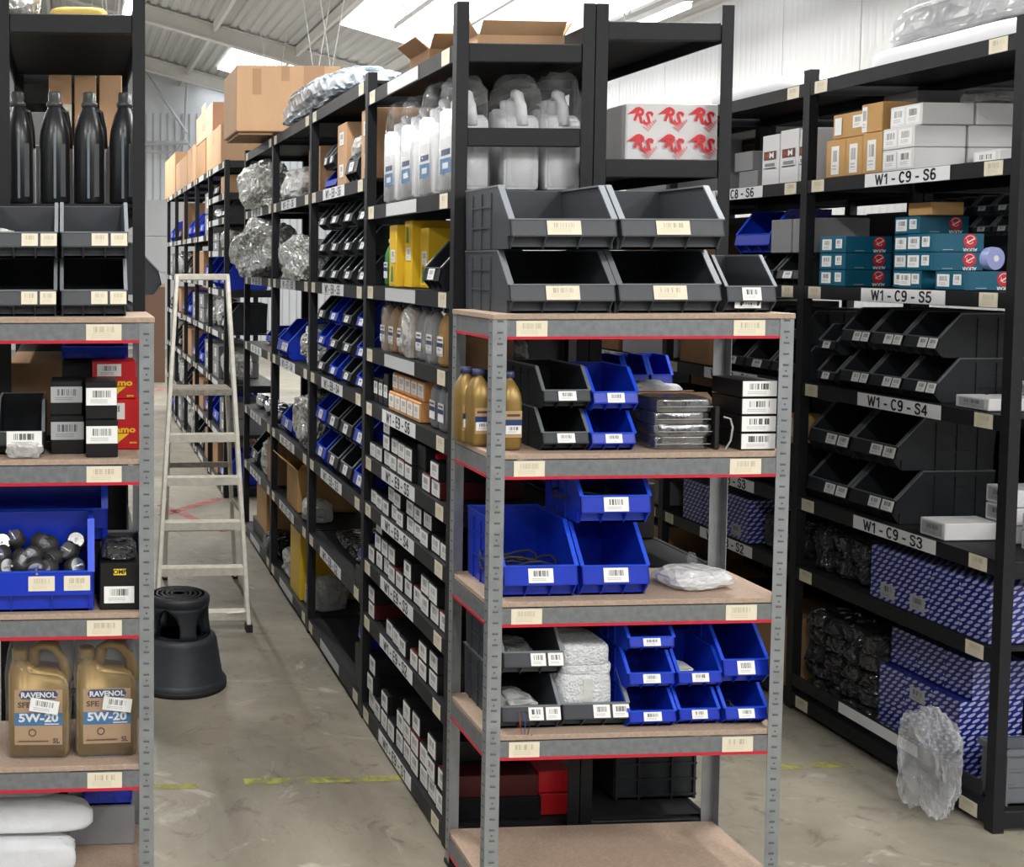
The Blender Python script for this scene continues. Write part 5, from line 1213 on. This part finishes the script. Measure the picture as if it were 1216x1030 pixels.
# ================================================================ far rack G contents
GT = 2.787
def gcart(label, u0, u1, vtop, z, m, d=.4, X=GX+.02, tape=False):
    a, c = atX(u0, 250, X)[0], atX(u1, 250, X)[0]; y, w = (a+c)/2, abs(a-c); h = atX((u0+u1)/2, vtop, X)[1]-z
    return carton(label, w, d, h, m, (X, y, z), RZ, tape=tape)
for i, (u0, u1, v, nm) in enumerate(((196, 208, 187, 'farthest'), (209, 222, 190, 'low one with open flaps'), (223, 232, 175, 'narrow one'), (233, 244, 170, 'one below the printed carton'), (245, 262, 155, 'wide one nearest'))):
    gcart('brown carton on top of the far rack, %s' % nm, u0, u1, v, GT, CARD if i != 3 else CARDD, tape=i in (0, 2, 4))
a = atX(238, 200, GX+.02)
o = gcart('brown carton with red print stacked on the far rack', 233, 252, 132, atX(238, 170, GX+.02)[1]+.002, mat('cardboard_pink', (.56, .33, .22), .75), .42)
PRINT = [('r', -.15, .10-.03*k, .12-.03*(k % 3), .115-.03*k, mat('print_rust', (.55, .20, .13), .6)) for k in range(8)]
part('red_print', decal(.36, .26, MATS['cardboard_pink'], PRINT, 'rust'), o, (0, -.0012, .2))
def gface(u0, u1, lev): pass
k = 0
rnd = random.Random(77)
KIND = 'blue bin,clear bag,brown carton,grey tray,black bin'.split(',')
for b in range(5):
    lv = [.08, .5, .93, 1.36, 1.72, 2.05, 2.32, 2.52] if b == 0 else GL[:6]
    for j, zz in enumerate(lv):
        for i in range(2):
            yc = GY[b]+.33+i*.54; nm = 'in bay %s of the far rack, %s shelf up, %s' % (ORD[b], ORD[j], ('nearer', 'farther')[i])
            kind = (b*7+j*3+i*2+(1 if j > 3 else 0)) % 5
            H_ = ((lv+[2.78])[j+1]-zz-.07)
            if kind == 0 or (b == 0 and j == 4) or (b in (2, 4) and j == 5): make_bin('blue bin '+nm, .4, .36, min(.26, H_), 'blue', (GX+.02, yc, zz+.001), RZ, 1, 'stock on the far rack')
            elif kind == 1: bag('clear bag '+nm, .42, .3, min(.3, H_), SILVF, (GX+.15, yc, zz+.001), 300+b*50+j*3+i, .4, RZ, 3, group='stock on the far rack')
            elif kind == 2: carton('brown carton '+nm, .36, .36, H_*.8, CARDD, (GX+.03, yc, zz+.001), RZ, group='stock on the far rack')
            elif kind == 3:
                for q in range(2): carton('grey wrapped tray %s, %s' % (nm, ('lower', 'upper')[q]), .42, .36, H_*.38, GCART, (GX+.03, yc, zz+.001+q*H_*.4), RZ, group='stock on the far rack', stick=[(0, -.0012, H_*.2, .1, H_*.2, STW)])
            else: make_bin('black bin '+nm, .4, .36, min(.24, H_), 'black', (GX+.02, yc, zz+.001), RZ, 1, 'stock on the far rack')
